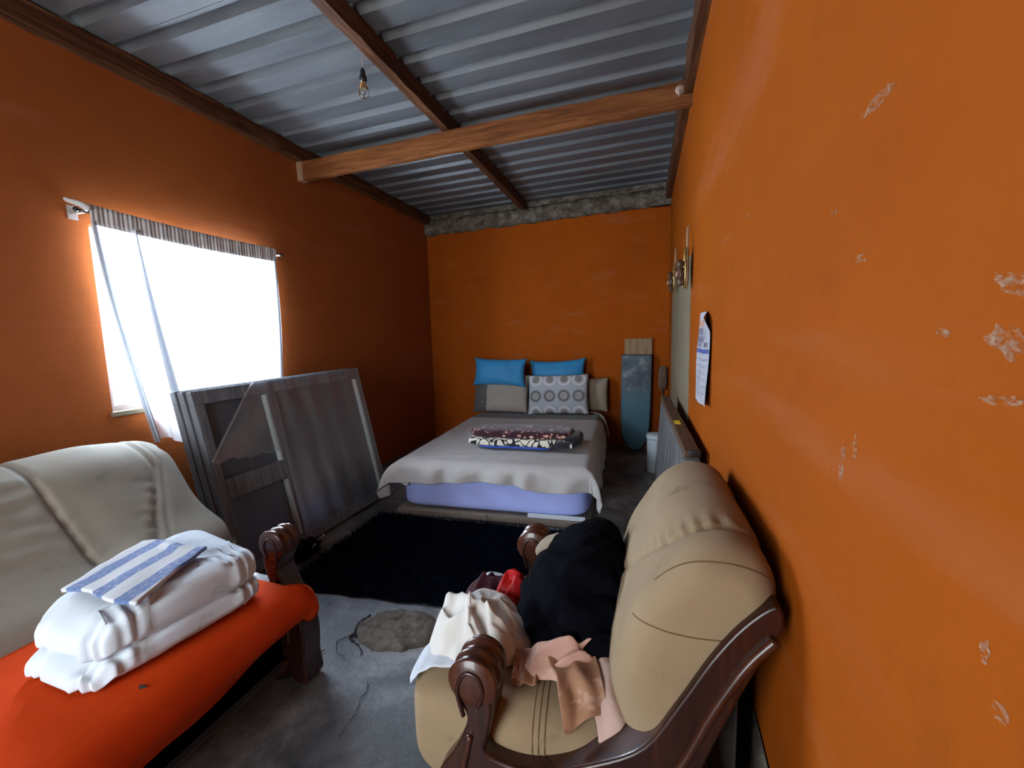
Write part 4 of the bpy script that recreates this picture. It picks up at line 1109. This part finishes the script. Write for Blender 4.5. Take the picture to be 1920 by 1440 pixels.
tag(obj('twig', tube(spline([(-1.325, 1.318, .006), (-1.305, 1.335, .010), (-1.29, 1.325, .006), (-1.268, 1.345, .008)], 16), .0028, 6), 'dark_wood', origin=(-1.295, 1.33, .005)), 'thin dark twig lying on the floor beside the sofa foot', 'twig')
# ------------------------------------------------------------------ clothes heaped on the armchair
def ridged(p, s, seed):
    wv = np.array((nz(*p, s * .6, seed), nz(*p, s * .6, seed + 11), nz(*p, s * .6, seed + 23))) * .09
    q = np.array(p) + wv
    return 1 - 2.2 * abs(nz(*q, s, seed + 3))
def roll(P, r, seed, amp=.18, n=40, k=26):
    """fat rolled fold of cloth along P with creases running along and across it"""
    fr = frames(spline(P, n)); V = []; F = []
    for i, (p, t_, a, b) in enumerate(fr):
        f = i / (n - 1); rr = (r(f) if callable(r) else r) * (max(.02, 1 - abs(2 * f - 1) ** 6)) ** .5
        for j in range(k):
            q = 2 * PI * j / k; d = math.cos(q) * a + math.sin(q) * b; w_ = p + d * rr
            V.append(tuple(p + d * rr * (1 + amp * ridged(w_, 13, seed) + amp * .6 * nz(*w_, 30, seed))))
    for i in range(n - 1):
        for j in range(k): F.append((i * k + j, i * k + (j + 1) % k, (i + 1) * k + (j + 1) % k, (i + 1) * k + j))
    F.append(tuple(range(k - 1, -1, -1))); F.append(tuple(range((n - 1) * k, n * k)))
    return V, F
def mound(c, r, seed, amp=.16, s=8, nu=60, nv=36, floor_=None):
    def f(u, v):
        a = 2 * PI * u; b = PI * (v * .98 + .01)
        d = np.array((math.cos(a) * math.sin(b), math.sin(a) * math.sin(b), math.cos(b)))
        p = np.array(c) + d * np.array(r)
        p = np.array(c) + d * np.array(r) * (1 + amp * ridged(p, s, seed) + .35 * amp * ridged(p, s * 2.3, seed + 5))
        if floor_ is not None: p[2] = max(p[2], floor_)
        return p
    V, F = grid(nu, nv, f, cu=True)
    F.append(tuple(i * nv for i in range(nu))); F.append(tuple(i * nv + nv - 1 for i in range(nu - 1, -1, -1)))
    return V, F
def heap(name, pieces, mat, parent=None, voxel=.006, smooth=4, **kw):
    o = obj(name, join(*pieces), mat, parent, smooth=True, **kw)
    md = o.modifiers.new('fuse', 'REMESH'); md.mode = 'VOXEL'; md.voxel_size = voxel; md.use_smooth_shade = True
    sm = o.modifiers.new('soften', 'SMOOTH'); sm.iterations = smooth; sm.factor = .5
    return o
ZS = .458
def fold_h(x, y, folds, warp=.012, seed=0):
    """height of cloth folds: each fold is a polyline with a soft side and a steep side"""
    x += warp * nz(x, y, seed, 11); y += warp * nz(x, y, seed + 9, 11)
    h = 0.0
    for P, A, w_, side in folds:
        best = 9; sg_ = 1; tb = 0
        for k in range(len(P) - 1):
            ax, ay = P[k]; bx, by = P[k + 1]; dx, dy = bx - ax, by - ay
            t_ = max(0, min(1, ((x - ax) * dx + (y - ay) * dy) / (dx * dx + dy * dy)))
            ex, ey = x - ax - t_ * dx, y - ay - t_ * dy; d = math.hypot(ex, ey)
            if d < best: best = d; sg_ = 1 if (dx * ey - dy * ex) > 0 else -1; tb = (k + t_) / (len(P) - 1)
        ww = w_ if sg_ * side > 0 else w_ * .38
        h += A * math.exp(-(best / ww) ** 2) * (.35 + .65 * math.sin(PI * min(1, max(0, tb * .9 + .05))))
    return h
def hf_heap(c, rx, ry, rot, base_h, folds, base_z, seed=0, nr=70, na=150, fine=.004, lobes=.10, skew=(0, 0)):
    """a heap of cloth lying on base_z(x, y): domed, folded, falling steeply at its outline"""
    ca, sa = math.cos(rot), math.sin(rot)
    def f(u, v):
        a = 2 * PI * u; r = v
        R_ = 1 + lobes * nz(math.cos(a), math.sin(a), seed, 1.6) + .05 * nz(math.cos(a), math.sin(a), seed + 3, 5)
        ex, ey = rx * R_ * r * math.cos(a), ry * R_ * r * math.sin(a)
        x, y = c[0] + ex * ca - ey * sa, c[1] + ex * sa + ey * ca
        env = max(0, 1 - r ** 5) ** .5
        h = base_h * (1 - .55 * r * r) * (1 + skew[0] * (x - c[0]) + skew[1] * (y - c[1])) + fold_h(x, y, folds, seed=seed)
        h += fine * (1 - 2 * abs(nz(x, y, seed, 16))) * 1.6 + fine * .7 * nz(x, y, seed + 4, 34)
        return (x, y, base_z(x, y) + .003 + h * env)
    V, F = grid(na, nr, f, cu=True)
    return V, F
wh = thing('white_bedsheet', 'crumpled white cotton sheet on the armchair seat trailing over its front', 'sheet', (-.44, 1.05, ZS))
sb = lambda x, y: max(.40, seat_top(x, y)) if x > SX0 + .02 else .40
W1 = [([(-.60, 1.06), (-.575, 1.14), (-.50, 1.165), (-.40, 1.13), (-.33, 1.08)], .045, .035, -1),
      ([(-.57, 1.08), (-.51, 1.075), (-.45, 1.03), (-.39, 1.02), (-.325, .985)], .050, .030, -1),
      ([(-.535, 1.02), (-.50, .985), (-.44, .985), (-.40, .955), (-.35, .93)], .038, .024, -1),
      ([(-.47, 1.11), (-.44, 1.075), (-.38, 1.07), (-.34, 1.045)], .030, .016, 1),
      ([(-.40, 1.02), (-.375, .975), (-.33, .96), (-.31, .93)], .030, .014, 1),
      ([(-.56, 1.12), (-.55, 1.05), (-.565, .99)], .030, .022, 1),
      ([(-.45, 1.01), (-.43, .955), (-.39, .93)], .018, .012, -1),
      ([(-.50, 1.13), (-.47, 1.06), (-.46, 1.0)], .018, .012, 1)]
obj('crumpled_sheet', hf_heap((-.440, 1.045), .165, .125, -.28, .060, W1, sb, 4, 80, 170, .004, .12), 'white_cloth', wh, smooth=True)
def seat_skin(x_t, y, off):
    """point on the front half of the seat cushion; x_t is the angle from the front (0) to the top (90 degrees)"""
    cx, cy, cz = (SX0 + SX1) / 2, (SY0 + SY1) / 2, (SZ0 + SZ1) / 2
    hx, hy, hz = (SX1 - SX0) / 2, (SY1 - SY0) / 2, (SZ1 - SZ0) / 2
    k = max(0, 1 - abs((y - cy) / hy) ** (2 / SE)) ** (SE / 2)
    c, s = math.cos(x_t), math.sin(x_t)
    return np.array((cx - hx * k * math.copysign(abs(c) ** SE, c) - off * c, y, cz + hz * math.copysign(abs(s) ** SE, s) + off * s))
def tail(u, v):
    a0, a1 = math.radians(78), math.radians(12 + 26 * (1 - u) ** 2 - 16 * gauss(u - .15, .2))
    y = .905 + .26 * u
    p = seat_skin(a0 + (a1 - a0) * v, y, .010 + .006 * nz(u * 3, v * 2, 0, 2) + .006 * math.sin(u * 15 + v * 4) * v)
    return p + np.array((0, -.035 * v * (1 - u), 0))
obj('trailing_edge', grid(40, 40, tail), 'white_blue', wh, smooth=True, solid=.004, off=0)

bk_ = thing('dark_garment_heap', 'black and navy garments bundled in a heap against the armchair back', 'clothes', (-.17, 1.16, ZS))
heap('bundle', [
    mound((-.165, 1.20, .565), (.140, .175, .135), 3, .13, 7, 90, 54, .462),
    mound((-.145, 1.28, .60), (.100, .105, .115), 8, .14, 8, 60, 40, .462),
    roll([(-.285, 1.26, .50), (-.300, 1.17, .535), (-.285, 1.09, .535), (-.24, 1.03, .505)], .044, 12, .2),
    roll([(-.10, 1.28, .655), (-.155, 1.19, .68), (-.20, 1.10, .645), (-.22, 1.04, .57)], .030, 18, .25),
    roll([(-.275, 1.06, .50), (-.21, 1.025, .505), (-.14, 1.03, .50)], .036, 22, .2)], 'black_cloth', bk_, .006, 3)
heap('jeans_roll', [roll([(-.205, 1.045, .555), (-.150, 1.04, .570), (-.10, 1.06, .575), (-.05, 1.10, .565)], .042, 31, .13), roll([(-.17, 1.03, .50), (-.11, 1.02, .507), (-.062, 1.04, .512)], .038, 36, .12)], 'black_cloth', bk_, .005, 2)
obj('cuff', tube([(-.080 + .032 * math.cos(a), 1.000 + .01 * math.sin(a), .515 + .034 * math.sin(a)) for a in np.linspace(0, 2 * PI, 25)], .007, 8), 'black_cloth', bk_, smooth=True)

mr = thing('maroon_garment', 'dark maroon garment with a shiny red satin patch behind the white sheet', 'clothes', (-.46, 1.29, ZS))
PM = [([(-.57, 1.225), (-.50, 1.24), (-.42, 1.235), (-.36, 1.215)], .030, .018, -1), ([(-.55, 1.265), (-.47, 1.27), (-.38, 1.255)], .024, .014, 1), ([(-.52, 1.21), (-.49, 1.25), (-.47, 1.285)], .018, .012, 1), ([(-.44, 1.20), (-.43, 1.25)], .016, .010, -1)]
obj('body', hf_heap((-.455, 1.240), .125, .050, -.12, .022, PM, sb, 41, 36, 100, .003, .22), 'maroon', mr, smooth=True)
PR = [([(-.415, 1.165), (-.40, 1.20), (-.365, 1.215)], .028, .012, 1), ([(-.385, 1.16), (-.37, 1.19), (-.335, 1.20)], .026, .012, -1), ([(-.43, 1.21), (-.39, 1.235), (-.345, 1.24)], .024, .011, 1)]
obj('satin_patch', hf_heap((-.385, 1.205), .066, .056, .5, .078, PR, sb, 47, 36, 90, .003, .25), 'red_satin', mr, smooth=True)
tag(heap('white_rag', [roll([(-.525, 1.315, .462), (-.48, 1.305, .474), (-.43, 1.295, .470)], .014, 54, .2)], 'white_blue', None, .005, 2, origin=(-.48, 1.315, .47)), 'small white rag poking out behind the maroon garment', 'rag')
tag(heap('cream_cloth', [roll([(-.335, 1.352, .54), (-.295, 1.362, .585), (-.235, 1.365, .60), (-.16, 1.355, .58)], .030, 58, .15)], 'cream', None, .006, 3, origin=(-.27, 1.345, .5)), 'rolled cream cloth tucked beside the far arm of the armchair', 'cloth')

# pink towelling cloth with two hanging ends
pkc = thing('pink_towelling_cloth', 'pink towelling cloth with a brown stained end hanging over the armchair seat', 'cloth', (-.14, .95, ZS))
def lay(Q, off, seed, fold=.007, curve=0.0):
    Q = [np.array(q) for q in Q]
    def f(u, v):
        p = (1 - v) * ((1 - u) * Q[0] + u * Q[1]) + v * ((1 - u) * Q[3] + u * Q[2])
        x = p[0] + .008 * nz(u * 2, v * 2, seed, 1.3) + curve * math.sin(PI * v); y = p[1] + .006 * nz(u * 2, v * 2, seed + 4, 1.4)
        z = seat_top(x, max(y, SY0 + .010))
        if len(p) > 2: z = z + p[2]
        w_ = fold * (math.sin(u * 11 + 2 * nz(u, v, seed, 2) + seed) * .6 + 1.3 * nz(x, y, seed, 18))
        return (x, y - .004, z + off + max(-off * .6, w_))
    return grid(44, 44, f)
obj('pale_tail', lay([(-.130, 1.015, .03), (-.050, 1.000, .035), (.022, .868, .045), (-.076, .812, .018)], .010, 3, .006, -.006), 'pale_pink', pkc, smooth=True, solid=.006, off=0)['label'] = 'pale pink end'
obj('brown_tail', lay([(-.222, .960, .03), (-.118, 1.005, .035), (-.070, .876, .012), (-.155, .826, .006)], .019, 8, .008, .004), 'brown_towel', pkc, smooth=True, solid=.006, off=0)['label'] = 'brown stained end'
obj('brown_flap', lay([(-.312, .990, .018), (-.235, .985, .024), (-.240, .905, .006), (-.292, .893, .004)], .012, 15, .006), 'brown_towel', pkc, smooth=True, solid=.005, off=0)['label'] = 'brown turned-back flap'
PB = [([(-.30, .99), (-.24, .965), (-.18, .98), (-.10, .97)], .026, .018, -1), ([(-.25, .935), (-.20, .96), (-.14, .985), (-.06, 1.03)], .024, .014, 1), ([(-.21, .93), (-.16, .95), (-.12, .97)], .022, .013, -1), ([(-.13, 1.01), (-.09, 1.0), (-.05, .995)], .02, .013, -1)]
obj('gathered_middle', hf_heap((-.175, .985), .135, .052, .42, .034, PB, lambda x, y: seat_top(x, y) + .012, 13, 40, 110, .003, .15), 'pink', pkc, smooth=True)
